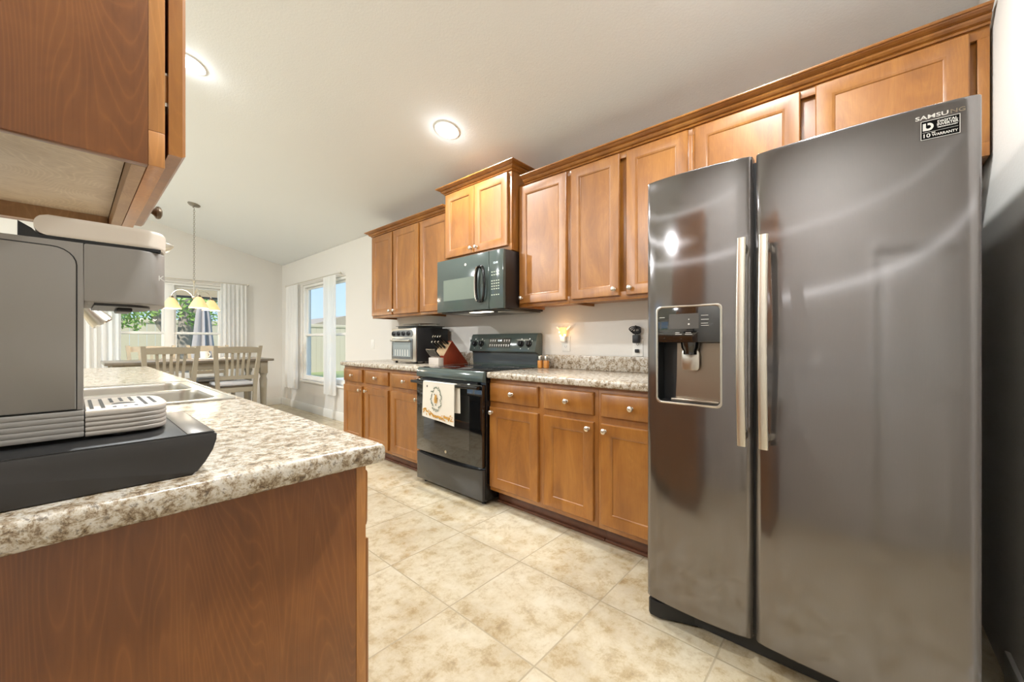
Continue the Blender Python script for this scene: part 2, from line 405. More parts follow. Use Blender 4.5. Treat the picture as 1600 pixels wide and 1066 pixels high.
b = B(); b.box(1.3, 2.0, NY, NY + .014, 0, .125, .004); struct(b, 'baseboard_near', TRIM)

# ------------------------------------------------------------------ windows
def sash(b, M, u0, u1, v0, v1, w=.035, n0=0, n1=.03):
    for a in ((u0, u1, v0, v0 + w), (u0, u1, v1 - w, v1), (u0, u0 + w, v0 + w, v1 - w), (u1 - w, u1, v0 + w, v1 - w)): b.box(a[0], a[1], a[2], a[3], n0, n1, .003, M)
def double_hung(name, M, u0, u1, v0, v1, mulls):
    """M: u along wall, v up, n into the room; frame sits in the wall opening"""
    fr = B()
    for a in ((u0, u1, v0, v0 + .04), (u0, u1, v1 - .04, v1), (u0, u0 + .04, v0 + .04, v1 - .04), (u1 - .04, u1, v0 + .04, v1 - .04)): fr.box(a[0], a[1], a[2], a[3], -.11, -.02, .003, M)
    edges = [u0 + .04]
    for m in mulls: fr.box(m - .055, m + .055, v0 + .04, v1 - .04, -.11, -.01, .003, M); edges += [m - .055, m + .055]
    edges.append(u1 - .04)
    o = struct(fr, name, TRIM)
    vm = v0 + .04 + (v1 - v0 - .08) * .47
    sb = B(); pn = B()
    for i in range(0, len(edges), 2):
        a, c = edges[i], edges[i + 1]
        sash(sb, M, a, c, v0 + .04, vm + .02, .035, -.06, -.03); sash(sb, M, a, c, vm - .02, v1 - .04, .03, -.095, -.065)
        pn.box(a + .03, c - .03, v0 + .07, vm - .01, -.048, -.044, 0, M); pn.box(a + .025, c - .025, vm + .01, v1 - .065, -.082, -.078, 0, M)
    s = sb.build('sash', TRIM, o); pn.build('pane', PANE, o)
    sl = B(); sl.box(u0 - .03, u1 + .03, v0 - .03, v0, -.02, .03, .004, M); sl.build('sill', TRIM, o)
    return o
MB = face_my(0, BY); double_hung('window_1', MB, BWIN[0], BWIN[1], BWIN[2], BWIN[3], [.983])
MRW = face_mx(WX, 0); double_hung('window_2', MRW, -RWIN[1], -RWIN[0], RWIN[2], RWIN[3], [-5.92])
# unseen sliding glass door and living room windows, added to let daylight in
b = B(); sash(b, MB, BDOOR[0], -1.56, .02, BDOOR[3], .06, -.06, -.02); sash(b, MB, -1.62, BDOOR[1], .02, BDOOR[3], .06, -.10, -.06)
o = struct(b, 'unseen_door_2', TRIM); B().box(BDOOR[0] + .06, -1.62, .08, 2.04, -.045, -.04, 0, MB)  .box(-1.56, BDOOR[1] - .06, .08, 2.04, -.085, -.08, 0, MB).build('pane', PANE, o)
ML = face_px(LX, 0); double_hung('unseen_window_3', ML, 1.2, 3.4, .6, 2.1, [2.3]); double_hung('unseen_window_4', ML, 4.6, 6.9, .6, 2.1, [5.75])

def curtain(name, M, u0, u1, v0, v1, label, waves=7, amp=.025, seed=1, flare=.0):
    rnd = random.Random(seed); b = B(); n = 64; rows = 14
    ph = rnd.random() * 6; grid = []
    for j in range(rows + 1):
        t = j / rows; row = []
        for i in range(n + 1):
            s = i / n
            a = amp * (.55 + .6 * (1 - t)) * (math.sin(s * waves * 2 * math.pi + ph) + .35 * math.sin(s * waves * 4.6 * math.pi + ph * 2 + t * 1.5))
            uu = u0 + (u1 - u0) * s + flare * (1 - t) * (s - .5)
            row.append(b.b.verts.new(M @ Vector((uu, v0 + (v1 - v0) * t, .055 + a))))
        grid.append(row)
    for j in range(rows):
        for i in range(n): b.b.faces.new((grid[j][i], grid[j][i + 1], grid[j + 1][i + 1], grid[j + 1][i]))
    o = b.build(name, CURT, ang=80); tag(o, label, 'curtain')
    return o
G = 'sheer curtain'
curtain('sheer_curtain', MB, 1.60, 1.955, .35, 2.062, 'white sheer curtain at the right edge of the dining window', 6, .022, 3)
curtain('sheer_curtain', MB, .04, .46, .35, 2.02, 'white sheer curtain at the left of the dining window, behind the faucet spray head', 6, .022, 5)
curtain('sheer_curtain', MRW, -7.40, -6.90, .34, 2.062, 'white sheer curtain nearest the room corner on the right wall window', 6, .022, 8)
curtain('sheer_curtain', MRW, -5.90, -5.50, .36, 2.06, 'white sheer curtain on the right wall window, the one nearer the cabinets', 6, .025, 9)
def rod(M, u0, u1, v, label):
    w = M @ Vector(((u0 + u1) / 2, v, .055)); t = thing('curtain_rod', w, label, 'curtain rod')
    B().cyl(M @ Vector((u0, v, .055)), M @ Vector((u1, v, .055)), .006, 10).build('rod', NICKEL, t)
    for u in (u0, u1): B().sphere(M @ Vector((u, v, .055)), .016).build('finial', NICKEL, t)
    for u in (u0 + .06, u1 - .06): B().cyl(M @ Vector((u, v, 0)), M @ Vector((u, v, .055)), .007, 8).build('bracket', NICKEL, t)
rod(MB, -.02, 1.985, 2.075, 'thin metal curtain rod above the dining window behind the chandelier')
rod(MRW, -7.44, -5.37, 2.075, 'thin metal curtain rod above the right wall window')

# ------------------------------------------------------------------ recessed ceiling lights
def ceiling_light(x, y, label, power=1.0, first=[None]):
    z = ceil_z(x); tilt = math.atan(SL) * (1 if x > RX else -1)
    if first[0] is None:
        t = thing('recessed_light', (0, 0, 0), label, 'ceiling light', 'recessed ceiling lights')
        B().lathe([(.062, -.004), (.062, -.010), (.088, -.008), (.090, 0), (.062, 0)], I4, 32).build('trim_ring', WHITE, t)
        B().lathe([(.061, -.002), (.055, -.012), (.03, -.017), (.001, -.018)], I4, 28).build('lens', emit('lens_glow', (1, .95, .86, 1), 9), t)
        first[0] = t
    else: t = dup(first[0], (0, 0, 0), label)
    t.location = (x, y, z); t.rotation_euler = (0, tilt, 0)
    ld = bpy.data.lights.new('lamp', 'AREA'); ld.shape = 'DISK'; ld.size = .13; ld.energy = LAMP_W * power; ld.color = LAMP_COL
    lo = bpy.data.objects.new('recessed_lamp', ld); COL.objects.link(lo); nx = SL if x > RX else -SL; lo.location = (x - .035 * nx, y, z - .035); lo.rotation_euler = (0, tilt, 0)
    gd = bpy.data.lights.new('lamp_lens', 'POINT'); gd.energy = LAMP_W * power * .045; gd.color = LAMP_COL; gd.shadow_soft_size = .025
    go = bpy.data.objects.new('recessed_lamp_lens', gd); COL.objects.link(go); go.location = (x - .045 * nx, y, z - .045)
    return t
ceiling_light(1.81, 2.24, 'recessed round ceiling light glowing over the range side')
ceiling_light(.52, 3.31, 'recessed round ceiling light partly behind the near upper cabinet')
ceiling_light(1.60, .42, 'recessed round ceiling light in front of the refrigerator, above the frame')
ceiling_light(.55, .3, 'recessed round ceiling light above the camera end of the kitchen')
ceiling_light(-2.2, 2.6, 'unseen recessed fill light in the living room near the kitchen', 2.8)  # added out of view, boosted to brighten the dining end
ceiling_light(-2.2, 5.4, 'unseen recessed fill light in the living room by the glass door', 4.6)  # also added out of view, the stronger fill for the dining side

# ------------------------------------------------------------------ cabinets
XF = 1.91                                       # face of the right-hand base run
def base_cabinet(label, M, W, D, fronts, end_u=None):
    """fronts: (u0, u1, knob side or None, has drawer)"""
    loc = M @ Vector((W / 2, 0, -D / 2)); t = thing('base_cabinet', loc, label, 'cabinet')
    B().box(0, W, .105, .872, -D, 0, .0015, M).build('carcass', WOOD, t)
    b = B(); b.box(0, W, 0, .105, -D, -.085, 0, M); b.box(0, W, 0, .018, -.085, -.068, .005, M)
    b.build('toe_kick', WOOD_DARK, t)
    for u0, u1, side in fronts:
        d = panel_door(B(), u0, u1, .135, .678, M).build('door', WOOD, t)
        knob_on(d, M, u0 + .028 if side == 'l' else u1 - .028, .643, .02)
        w = slab_front(B(), u0, u1, .716, .842, M).build('drawer', WOOD, t)
        knob_on(w, M, (u0 + u1) / 2, .779, .02)
    return t
DB = WX - XF - .002
def R_base(label, ya, yb, fr): return base_cabinet(label, face_mx(XF, ya), ya - yb, DB, [(ya - a, ya - c, s) for a, c, s in fr])
R_base('brown wood base cabinet between the range and the refrigerator, two doors and two drawers', 1.899, 1.068, [(1.888, 1.474, 'l'), (1.430, 1.090, 'r')])
R_base('brown wood base cabinet half hidden by the left edge of the refrigerator', 1.067, .664, [(1.045, .690, 'l')])
R_base('two-door base cabinet at the far end of the right run, beside the window', 4.055, 3.146, [(4.040, 3.655, 'r'), (3.590, 3.180, 'l')])
R_base('single-door base cabinet just left of the black range', 3.145, 2.668, [(3.128, 2.70, 'r')])
def upper_cabinet(label, M, W, D, v0, v1, fronts, dz=.025, knob=True, top=.022, name='upper_cabinet'):
    t = thing(name, M @ Vector((W / 2, v0, -D / 2)), label, 'cabinet')
    b = B(); b.box(0, W, v0 + .018, v1, -D, -.02, .001, M)
    for a in ((0, W, v0, v0 + .05), (0, W, v1 - .05, v1), (0, .03, v0 + .05, v1 - .05), (W - .03, W, v0 + .05, v1 - .05)): b.box(a[0], a[1], a[2], a[3], -.02, 0, .001, M)
    b.box(0, .014, v0, v0 + .02, -D, -.02, 0, M); b.box(W - .014, W, v0, v0 + .02, -D, -.02, 0, M)
    b.build('carcass', WOOD, t)
    for u0, u1, side in fronts:
        d = panel_door(B(), u0, u1, v0 + dz, v1 - top, M).build('door', WOOD, t)
        if side: knob_on(d, M, u0 + .028 if side == 'l' else u1 - .028, v0 + dz + .04, .02)
    return t
XU = 2.22
def R_up(label, ya, yb, v0, v1, fr, x=XU, **k): return upper_cabinet(label, face_mx(x, ya), ya - yb, WX - x - .002, v0, v1, [(ya - a, ya - c, s) for a, c, s in fr], **k)
UT = 2.283
R_up('tall single-door upper cabinet just right of the microwave', 1.903, 1.456, 1.375, UT, [(1.887, 1.475, 'l')])
R_up('two-door upper cabinet above the counter, left of the refrigerator top', 1.455, .676, 1.375, UT, [(1.436, 1.092, 'r'), (1.046, .694, 'l')])
R_up('wide short cabinet over the refrigerator with two doors', .675, -.352, 1.80, UT, [(.659, .205, None), (.150, -.302, None)])
R_up('two-door upper cabinet at the far left end of the right wall', 4.045, 3.147, 1.375, UT, [(4.030, 3.625, 'r'), (3.598, 3.163, 'l')])
R_up('single-door upper cabinet just left of the microwave', 3.146, 2.668, 1.375, UT, [(3.130, 2.70, 'r')])
R_up('short raised two-door cabinet above the microwave', 2.664, 1.906, 1.793, 2.385, [(2.650, 2.292, 'r'), (2.288, 1.935, 'l')], x=2.14, dz=.034, top=.018)
def crown(label, y0, y1, xf, z, ret0=False, ret1=False):
    """cornice running from y0 (far) to y1 (near) along the cabinet face, with returned ends"""
    prof = [(0, 0), (.010, 0), (.014, .006), (.012, .010), (.022, .013), (.030, .020), (.034, .026), (.031, .030), (.043, .033), (.053, .039), (.056, .043), (.062, .043), (.065, .047), (.065, .051), (.062, .054), (0, .054)]
    path = []
    if ret0: path.append((WX - .003, y0, 0, 1))
    path.append((xf, y0, -1, 1 if ret0 else 0)); path.append((xf, y1, -1, -1 if ret1 else 0))
    if ret1: path.append((WX - .003, y1, 0, -1))
    rings = [[(x + dx * p, y + dy * p, z + h) for p, h in prof] for x, y, dx, dy in path]
    return tag(B().rings(rings).build('crown_molding', WOOD, ang=14), label, 'crown molding')
crown('long stepped wooden crown molding running above the refrigerator', 1.842, -.352, XU - .001, 2.272)
crown('stepped wooden crown molding on top of the raised cabinet over the microwave', 2.664, 1.906, 2.139, 2.376, True, True)
crown('stepped wooden crown molding on the far left upper cabinets', 4.045, 2.730, XU - .001, 2.272, True, False)

# ------------------------------------------------------------------ countertops
def counter(label, x0, x1, y0, y1, holes=None, bev=.011):
    z0, z1 = .873, .914
    if not holes: b = B().box(x0, x1, y0, y1, z0, z1, bev, seg=3)
    else:
        b = B(); hx0, hx1, hy0, hy1 = holes
        def ring(i, z, xa, xb, ya, yb): return [(xa + i, ya + i, z), (xb - i, ya + i, z), (xb - i, yb - i, z), (xa + i, yb - i, z)]
        seq = [ring(0, z0, hx0, hx1, hy0, hy1), ring(bev, z0, x0, x1, y0, y1)]
        for k in range(0, 5):
            a = R(90 * k / 4); seq.append(ring(bev * (1 - math.sin(a)), z0 + bev * (1 - math.cos(a)), x0, x1, y0, y1))
        for k in range(0, 5):
            a = R(90 * k / 4); seq.append(ring(bev * (1 - math.cos(a)), z1 - bev + bev * math.sin(a), x0, x1, y0, y1))
        seq.append(ring(0, z1, hx0, hx1, hy0, hy1))
        seq2 = [seq[0]]
        for r_ in seq[1:]:
            if r_ != seq2[-1]: seq2.append(r_)
        b.rings(seq2, closed=True)
    return tag(b.build('countertop', GRANITE), label, 'countertop')
c1 = counter('speckled beige countertop between the range and the refrigerator', 1.868, WX - .003, .664, 1.897)
c2 = counter('speckled beige countertop holding the toaster oven, left of the range', 1.868, WX - .003, 2.668, 4.075)
for c, y0, y1 in ((c1, .664, 1.897), (c2, 2.668, 4.075)): B().box(WX - .022, WX - .003, y0, y1, .914, 1.018, .004).build('backsplash', GRANITE, c)
SK = (-.17, .375, 1.70, 2.54)                   # sink cut-out
counter('speckled countertop on the near peninsula with the sink and coffee machine', -.238, .425, .725, 4.46, SK, .012)

# ------------------------------------------------------------------ peninsula base and near upper cabinet
PX = .405
M = face_px(PX, .768)
t = thing('base_cabinet', (.08, .95, 0), 'base cabinet at the near end of the peninsula, plain brown end panel facing the camera', 'cabinet')
B().box(-.236, .384, .765, 1.20, 0, .872, .001).build('end_panel', WOOD_SIDE, t)
B().box(.3845, PX, .765, 1.20, .105, .872, .001).build('face_frame', WOOD_FRAME, t)
d = panel_door(B(), .02, .42, .135, .700, M).build('door', WOOD, t); knob_on(d, M, .392, .66, .02)
d = slab_front(B(), .02, .42, .730, .846, M).build('drawer', WOOD, t); knob_on(d, M, .22, .788, .02)
def P_base(label, ya, yb, fr, sink=False):
    Mx = face_px(PX, ya); W = yb - ya; t = thing('base_cabinet', (.08, (ya + yb) / 2, 0), label, 'cabinet')
    b = B(); b.box(0, W, .105, .70 if sink else .872, -.64, 0, .001, Mx)
    if sink: b.box(0, W, .70, .872, -.02, 0, .001, Mx)
    b.build('carcass', WOOD, t)
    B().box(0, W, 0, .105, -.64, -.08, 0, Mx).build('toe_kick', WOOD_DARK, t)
    for a, c, s in fr:
        d = panel_door(B(), a - ya, c - ya, .135, .70, Mx).build('door', WOOD, t); knob_on(d, Mx, (a - ya + .028) if s == 'l' else (c - ya - .028), .66, .02)
        d = slab_front(B(), a - ya, c - ya, .73, .846, Mx).build('drawer', WOOD, t); knob_on(d, Mx, (a + c) / 2 - ya, .788, .02)
P_base('sink base cabinet in the middle of the peninsula', 1.651, 2.60, [(1.67, 2.11, 'r'), (2.14, 2.58, 'l')], True)
P_base('single base cabinet between the sink base and the panelled end of the peninsula', 1.201, 1.65, [(1.22, 1.63, 'l')])
P_base('base cabinet at the dining end of the peninsula', 3.26, 4.42, [(3.28, 3.83, 'r'), (3.86, 4.40, 'l')])
t = thing('dishwasher', (.08, 2.93, 0), 'black dishwasher under the peninsula counter', 'dishwasher')
B().box(-.236, .40, 2.606, 3.254, .10, .868, .002).build('body', BLACK, t)
B().box(.40, .425, 2.62, 3.24, .12, .74, .004).build('door', BLACK, t); B().box(.40, .427, 2.62, 3.24, .745, .865, .004).build('control_panel', PLASTIC_BLACK, t)
# near upper cabinet
t = thing('upper_cabinet', (-.08, 1.03, 1.37), 'near upper cabinet at top left, seen from below with its side panel and open underside', 'cabinet')
b = B(); b.box(-.238, .0725, .757, .772, 1.372, 2.36, .001); b.box(-.238, .0725, 1.290, 1.305, 1.372, 2.36, .001)
b.box(-.238, .0725, .772, 1.29, 2.34, 2.36); b.build('side_panel', WOOD_SIDE, t)
b = B(); b.box(-.238, .055, .772, 1.290, 1.402, 1.417); b.build('bottom_panel', WOOD_RAW, t)
b = B(); b.box(-.225, .054, 1.274, 1.290, 1.372, 1.402); b.box(.056, .0715, .772, 1.274, 1.372, 1.401); b.build('hanging_rail', WOOD_UNDER, t)
b = B()
for a in ((.757, 1.305, 1.372, 1.422), (.757, 1.305, 2.31, 2.36), (.757, .797, 1.422, 2.31), (1.265, 1.305, 1.422, 2.31)): b.box(.0725, .0905, a[0], a[1], a[2], a[3], .001)
b.build('face_frame', WOOD_FRAME, t)
Mu = face_px(.0955, .766)
d = panel_door(B(), 0, .530, 1.398, 2.335, Mu).build('door', WOOD, t); knob_on(d, Mu, .505, 1.432, .02, BRONZE)
for z in (1.47, 2.25): B().box(.0895, .0965, .772, .80, z, z + .05, .001).cyl((.093, .773, z + .005), (.093, .773, z + .045), .0035, 8).build('hinge', CHROME, t)

# ------------------------------------------------------------------ sink and faucet
t = thing('kitchen_sink', (.10, 2.12, .72), 'stainless double-bowl sink set into the peninsula counter', 'sink')
b = B(); x0, x1, y0, y1 = SK[0] - .015, SK[1] + .015, SK[2] - .015, SK[3] + .015
bowls = [(-.085, .350, 1.73, 2.10), (-.085, .350, 2.135, 2.51)]
def bowl_ring(bw, i, z, r=.055): return [(p[0], p[1], z) for p in rrect(bw[0] + i, bw[1] - i, bw[2] + i, bw[3] - i, r)]
# deck: strips round the bowls
deck = [(x0, x1, y0, 1.73), (x0, x1, 2.10, 2.135), (x0, x1, 2.51, y1), (x0, -.085, 1.73, 2.10), (.350, x1, 1.73, 2.10), (x0, -.085, 2.135, 2.51), (.350, x1, 2.135, 2.51)]
for q in deck: b.box(q[0], q[1], q[2], q[3], .9145, .9185)
for bw in bowls:                                            # rounded corner fillers
    for cx, cy, sx, sy in ((bw[0], bw[2], 1, 1), (bw[1], bw[2], -1, 1), (bw[0], bw[3], 1, -1), (bw[1], bw[3], -1, -1)):
        r = .055; pts = [(cx, cy)] + [(cx + sx * (r - r * math.sin(R(a))), cy + sy * (r - r * math.cos(R(a)))) for a in range(0, 91, 15)]
        b.prism(pts, .004, Matrix.Translation((0, 0, .9145)))
b.tube([(x0, y0, .918), (x1, y0, .918), (x1, y1, .918), (x0, y1, .918)], .004, 8, closed=True)
b.build('rim', STEEL, t)
for bw in bowls:
    bb = B(); bb.rings([bowl_ring(bw, 0, .917), bowl_ring(bw, .004, .905), bowl_ring(bw, .012, .76), bowl_ring(bw, .03, .742), bowl_ring(bw, .10, .738)], cap0=False)
    o = bb.build('bowl', STEEL, t)
    B().lathe([(.045, .739), (.045, .742), (.03, .742), (.02, .736), (.001, .736)], Matrix.Translation(((bw[0] + bw[1]) / 2, (bw[2] + bw[3]) / 2, 0)), 20).build('drain', CHROME, o)
t = thing('faucet', (-.12, 2.11, .92), 'chrome pull-down kitchen faucet, its cone spray head seen beside the coffee machine', 'faucet')
B().lathe([(.028, 0), (.028, .012), (.02, .02), (.018, .10), (.014, .12)], Matrix.Translation((-.14, 2.11, .919)), 20).build('base', CHROME, t)
arc = [(-.14, 2.11, 1.04 + .02 * k) for k in range(0, 12)] + [(-.071 - .07 * math.cos(R(a)), 2.11, 1.27 + .07 * math.sin(R(a))) for a in range(10, 151, 14)]
B().tube(arc, .012, 12).build('neck', CHROME, t)
p = Vector(arc[-1]); q = p + (Vector(arc[-1]) - Vector(arc[-2])).normalized() * .155
Mh = Matrix.Translation(p) @ (q - p).to_track_quat('Z', 'Y').to_matrix().to_4x4()
sh = B().lathe([(.013, 0), (.016, .012), (.019, .05), (.033, .135), (.033, .144), (.028, .149), (.002, .149)], Mh, 24).build('spray_head', STEEL, t)
bt = B(); ax = (q - p).normalized(); sd_ = Vector((1, -.5, .6)); sd_ = (sd_ - ax * sd_.dot(ax)).normalized()
for h in (.060, .092): bt.sphere(p + ax * h + sd_ * (.0165 + (h - .055) * .16), .0095, 2)
bt.build('button', PLASTIC_BLACK, sh)
B().cyl((-.14, 2.11, 1.0), (-.14, 2.05, 1.05), .006, 10).build('lever', CHROME, t)

# ------------------------------------------------------------------ coffee drawer and coffee machine
DW = (-.30, .155, .767, 1.04)
t = thing('pod_drawer', (0, .9, .915), 'black coffee pod drawer under the coffee machine', 'drawer box')
prof = [(-.21, 0), (.125, 0), (.128, .005), (.140, .016), (.150, .034), (.154, .050), (.155, .058), (.150, .061), (-.21, .061)]
B().prism(prof, .267, frame((0, 1.036, .915), (1, 0, 0), (0, 0, 1), (0, -1, 0)), .002).build('body', GREY_DARK, t)
B().box(-.208, .152, .770, 1.034, .9758, .9775, .0006).build('top_plate', PLASTIC_BLACK, t)
B().box(.118, .150, .772, 1.032, .9774, .9784, .0004).build('front_edge', plain('gunmetal_trim', sr(120, 114, 108), .3, .5), t)
MY0, MY1, MZ = .835, 1.005, .9835
t = thing('coffee_machine', (-.05, .92, MZ), 'taupe single-serve coffee machine with a cream lid and ribbed drip tray at left', 'coffee machine')
def side_prof(pts, name, mat, parent, y0=MY0, y1=MY1, bev=.002): return B().prism(pts, y1 - y0, frame((0, y1, 0), (1, 0, 0), (0, 0, 1), (0, -1, 0)), bev).build(name, mat, parent)
def plan(xb, xe, ya, yb, bulge, seg=14):
    """plan outline with a rounded front end at xe"""
    pts = [(xb, ya)]
    cy = (ya + yb) / 2
    for k in range(seg + 1):
        a = R(-90 + 180 * k / seg); pts.append((xe - bulge + bulge * math.copysign(abs(math.cos(a)) ** .75, math.cos(a)), cy + (yb - ya) / 2 * math.copysign(abs(math.sin(a)) ** .55, math.sin(a))))
    pts.append((xb, yb)); return pts
side_prof([(-.21, 1.0225), (.0115, 1.0225), (.0115, 1.18), (.0115, 1.262), (-.21, 1.262)], 'body', MACHINE, t)
sp = side_prof([(-.209, 1.024)] + [(.004, 1.024)] + [(.004 - .024 + .024 * math.cos(R(a)), 1.252 - .024 + .024 * math.sin(R(a))) for a in range(0, 91, 15)] + [(-.209, 1.255)], 'side_panel', MACHINE, t, MY0 - .0018, MY0 + .002, .0008)
out = [(-.209, 1.2562)] + [(.0048 - .024 + .024 * math.cos(R(a)), 1.2528 - .024 + .024 * math.sin(R(a))) for a in range(90, -1, -15)] + [(.0048, 1.0232), (-.209, 1.0232)]
B().tube([(x, MY0 - .0004, z) for x, z in out], .0007, 6).build('panel_seam', PLASTIC_BLACK, sp)
b = B()
for k in range(5):
    z = MZ + .0076 * k; b.prism([(-.209, z), (.0105, z), (.0118, z + .0010), (.0118, z + .0066), (.0105, z + .0075), (-.209, z + .0075)], MY1 - MY0 + .003, frame((0, MY1 + .0015, 0), (1, 0, 0), (0, 0, 1), (0, -1, 0)), .0009)
b.build('ribbed_base', MACHINE, t)
pl = plan(.0118, .1055, MY0, MY1, .035)
hd = B().prism(pl, 1.262 - 1.1775, Matrix.Translation((0, 0, 1.1775)), .0025).build('brew_head', MACHINE, t)
b = B(); b.prism(plan(.022, .088, MY0 + .012, MY1 - .012, .045), .004, Matrix.Translation((0, 0, 1.1738))); b.build('head_underside', GREY_DARK, hd)
B().box(.048, .066, .885, .955, 1.168, 1.1742, .002).build('brew_nozzle', GREY_DARK, hd)
text_part('side_mark', 'K:', .012, face_my(.0965, MY0 - .0030 + .0028, 1.2205) @ Matrix.Translation((0, 0, .0)), LETTER, hd)
# lid: long stadium shape seen edge on, with a rounded back
b = B(); lr = []
for k in range(11):
    z = 1.2665 + .029 * k / 10; dz = (z - 1.281) / .0148; xb = -.020 - .0148 * math.sqrt(max(0, 1 - dz * dz)); i = .02 if k in (0, 10) else 0
    lr.append([(x + (.03 - x) * i, y + ((MY0 + MY1) / 2 - y) * i, z) for x, y in plan(xb, .107, MY0 + .001, MY1 - .001, .04)])
b.rings(lr)
ld = b.build('lid', CREAM, t)
B().prism([(.098, 1.279), (.112, 1.281), (.118, 1.284), (.118, 1.287), (.112, 1.289), (.098, 1.290)], .06, frame((0, .95, 0), (1, 0, 0), (0, 0, 1), (0, -1, 0)), .002).build('handle', NICKEL, ld)
B().prism([(-.048, 1.2622), (.095, 1.2622), (.095, 1.2668), (-.030, 1.2668), (-.036, 1.274), (-.048, 1.282)], .166, frame((0, MY1 - .002, 0), (1, 0, 0), (0, 0, 1), (0, -1, 0))).build('lid_hinge', PLASTIC_BLACK, t)
# ribbed drip tray
b = B()
for k in range(5):
    z = MZ - .001 + .0068 * k; pr = plan(.0130, .108, MY0 + .001, MY1 - .001, .045)
    def off(i, z): return [(x + (.05 - x) * i, y + (.92 - y) * i, z) for x, y in pr]
    b.rings([off(.012, z), off(0, z + .0014), off(0, z + .0054), off(.012, z + .0067)])
tr = b.build('drip_tray', MACHINE_L, t)
TZ = MZ - .001 + .034
b = B(); pr = plan(.0130, .108, MY0 + .001, MY1 - .001, .045)
b.rings([[(x + (.05 - x) * i, y + (.92 - y) * i, z) for x, y in pr] for i, z in ((.0, TZ - .0008), (0, TZ + .002), (.03, TZ + .0035))])
gr = b.build('tray_top', CREAM, tr)
b = B()
for x, ya, yb in ((.020, .852, .985), (.032, .852, .985), (.044, .92, .985), (.056, .928, .985), (.068, .92, .985), (.080, .855, .982), (.092, .872, .966), (.044, .852, .862), (.056, .852, .858), (.068, .852, .862)):
    b.box(x - .0020, x + .0020, ya, yb, TZ + .0030, TZ + .0040, 0)
b.prism([(.042 + .014 * (1 + math.cos(R(a))), .892 + .016 * math.sin(R(a))) for a in range(0, 181, 20)], .0008, Matrix.Translation((0, 0, TZ + .0031)))
b.build('slots', PLASTIC_BLACK, gr)
for x in (-.15, .05):
    for y in (.86, .98): B().cyl((x, y, .9776), (x, y, MZ + .001), .012).build('foot', PLASTIC_BLACK, t)

# ------------------------------------------------------------------ refrigerator
FR = thing('refrigerator', (2.0, .207, 0), 'dark stainless side-by-side refrigerator with ice dispenser at right', 'refrigerator')
B().box(1.625, 2.47, -.236, .651, .03, 1.752, .004).build('cabinet_body', GREY_DARK, FR)
def door_profile(y0, y1, bul, r=.018, n=18):
    """(y, x) from y1 (left in the photo) to y0: slightly bowed front with rounded edges"""
    pts = []
    for k in range(5): a = R(90 * k / 4); pts.append((y1 - r + r * math.cos(a), 1.556 + r * (1 - math.sin(a)) - r * 0))
    ys = [y1 - r - (y1 - y0 - 2 * r) * k / n for k in range(1, n)]
    for y in ys:
        s = (y - y0) / (y1 - y0) * 2 - 1; pts.append((y, 1.556 - bul * (1 - s * s)))
    for k in range(5): a = R(90 * (4 - k) / 4); pts.append((y0 + r - r * math.cos(a), 1.556 + r * (1 - math.sin(a))))
    return pts
DZ0, DZ1 = .088, 1.765
DH = (.372, .602, .884, 1.254)            # dispenser opening y0,y1,z0,z1
def fridge_door(name, y0, y1, hole=None):
    pr = door_profile(y0, y1, .016); b = B()
    zs = [DZ0, DZ0 + .006] + ([hole[2], hole[3]] if hole else []) + [DZ1 - .012, DZ1 - .004, DZ1]
    if hole:
        def xat(y):
            for (ya, xa), (yb, xb) in zip(pr, pr[1:]):
                if yb <= y <= ya: return xa + (xb - xa) * (ya - y) / max(ya - yb, 1e-9)
        pr = sorted([p for p in pr if min(abs(p[0] - hole[0]), abs(p[0] - hole[1])) > .002] + [(hole[0], xat(hole[0])), (hole[1], xat(hole[1]))], reverse=True)
    rows = []
    for z in zs:
        ins = .010 if z == DZ1 else (.002 if z == DZ1 - .004 else (.006 if z == DZ0 else 0))
        rows.append([b.b.verts.new((x + ins, y, z)) for y, x in pr])
    for j in range(len(zs) - 1):
        for i in range(len(pr) - 1):
            if hole and hole[2] <= zs[j] < hole[3] and hole[0] <= pr[i + 1][0] and pr[i][0] <= hole[1]: continue
            b.b.faces.new((rows[j][i], rows[j][i + 1], rows[j + 1][i + 1], rows[j + 1][i]))
    # back and edges
    bk = [[b.b.verts.new((1.618, pr[i][0], z)) for i in (0, -1)] for z in (DZ0, DZ1)]
    b.b.faces.new([bk[0][0], bk[0][1]] + rows[0][::-1]); b.b.faces.new([bk[1][1], bk[1][0]] + rows[-1])
    b.b.faces.new([bk[0][0], bk[1][0]] + [r[0] for r in rows[::-1]]); b.b.faces.new([bk[1][1], bk[0][1]] + [r[-1] for r in rows])
    b.b.faces.new((bk[0][1], bk[0][0], bk[1][0], bk[1][1])) if not hole else None
    return b.build(name, FRIDGE, FR, ang=40)
fz = fridge_door('freezer_door', .281, .651, DH); fd = fridge_door('refrigerator_door', -.236, .2695)
B().box(1.60, 1.622, .266, .285, .09, 1.75).build('gasket', PLASTIC_BLACK, FR)
b = B()
b.prism([(1.625, 0), (1.612, .01), (1.612, .072), (1.66, .072), (1.66, .0)], .885, frame((0, .651, 0.008), (1, 0, 0), (0, 0, 1), (0, -1, 0)), .003)
b.prism([(1.66, .650), (1.578, .650), (1.566, .640), (1.566, .60), (1.59, .55), (1.616, .47), (1.66, .47)], .062, Matrix.Translation((0, 0, .010)), .004)
b.build('base_grille', PLASTIC_BLACK, FR)
for y in (.60, -.225): B().box(1.63, 1.70, y, y + .04, 1.752, 1.768, .004).build('hinge_cover', GREY_DARK, FR)
for y in (.58, -.17):
    for x in (1.70, 2.35): B().cyl((x, y, 0), (x, y, .04), .022).build('foot', PLASTIC_BLACK, FR)
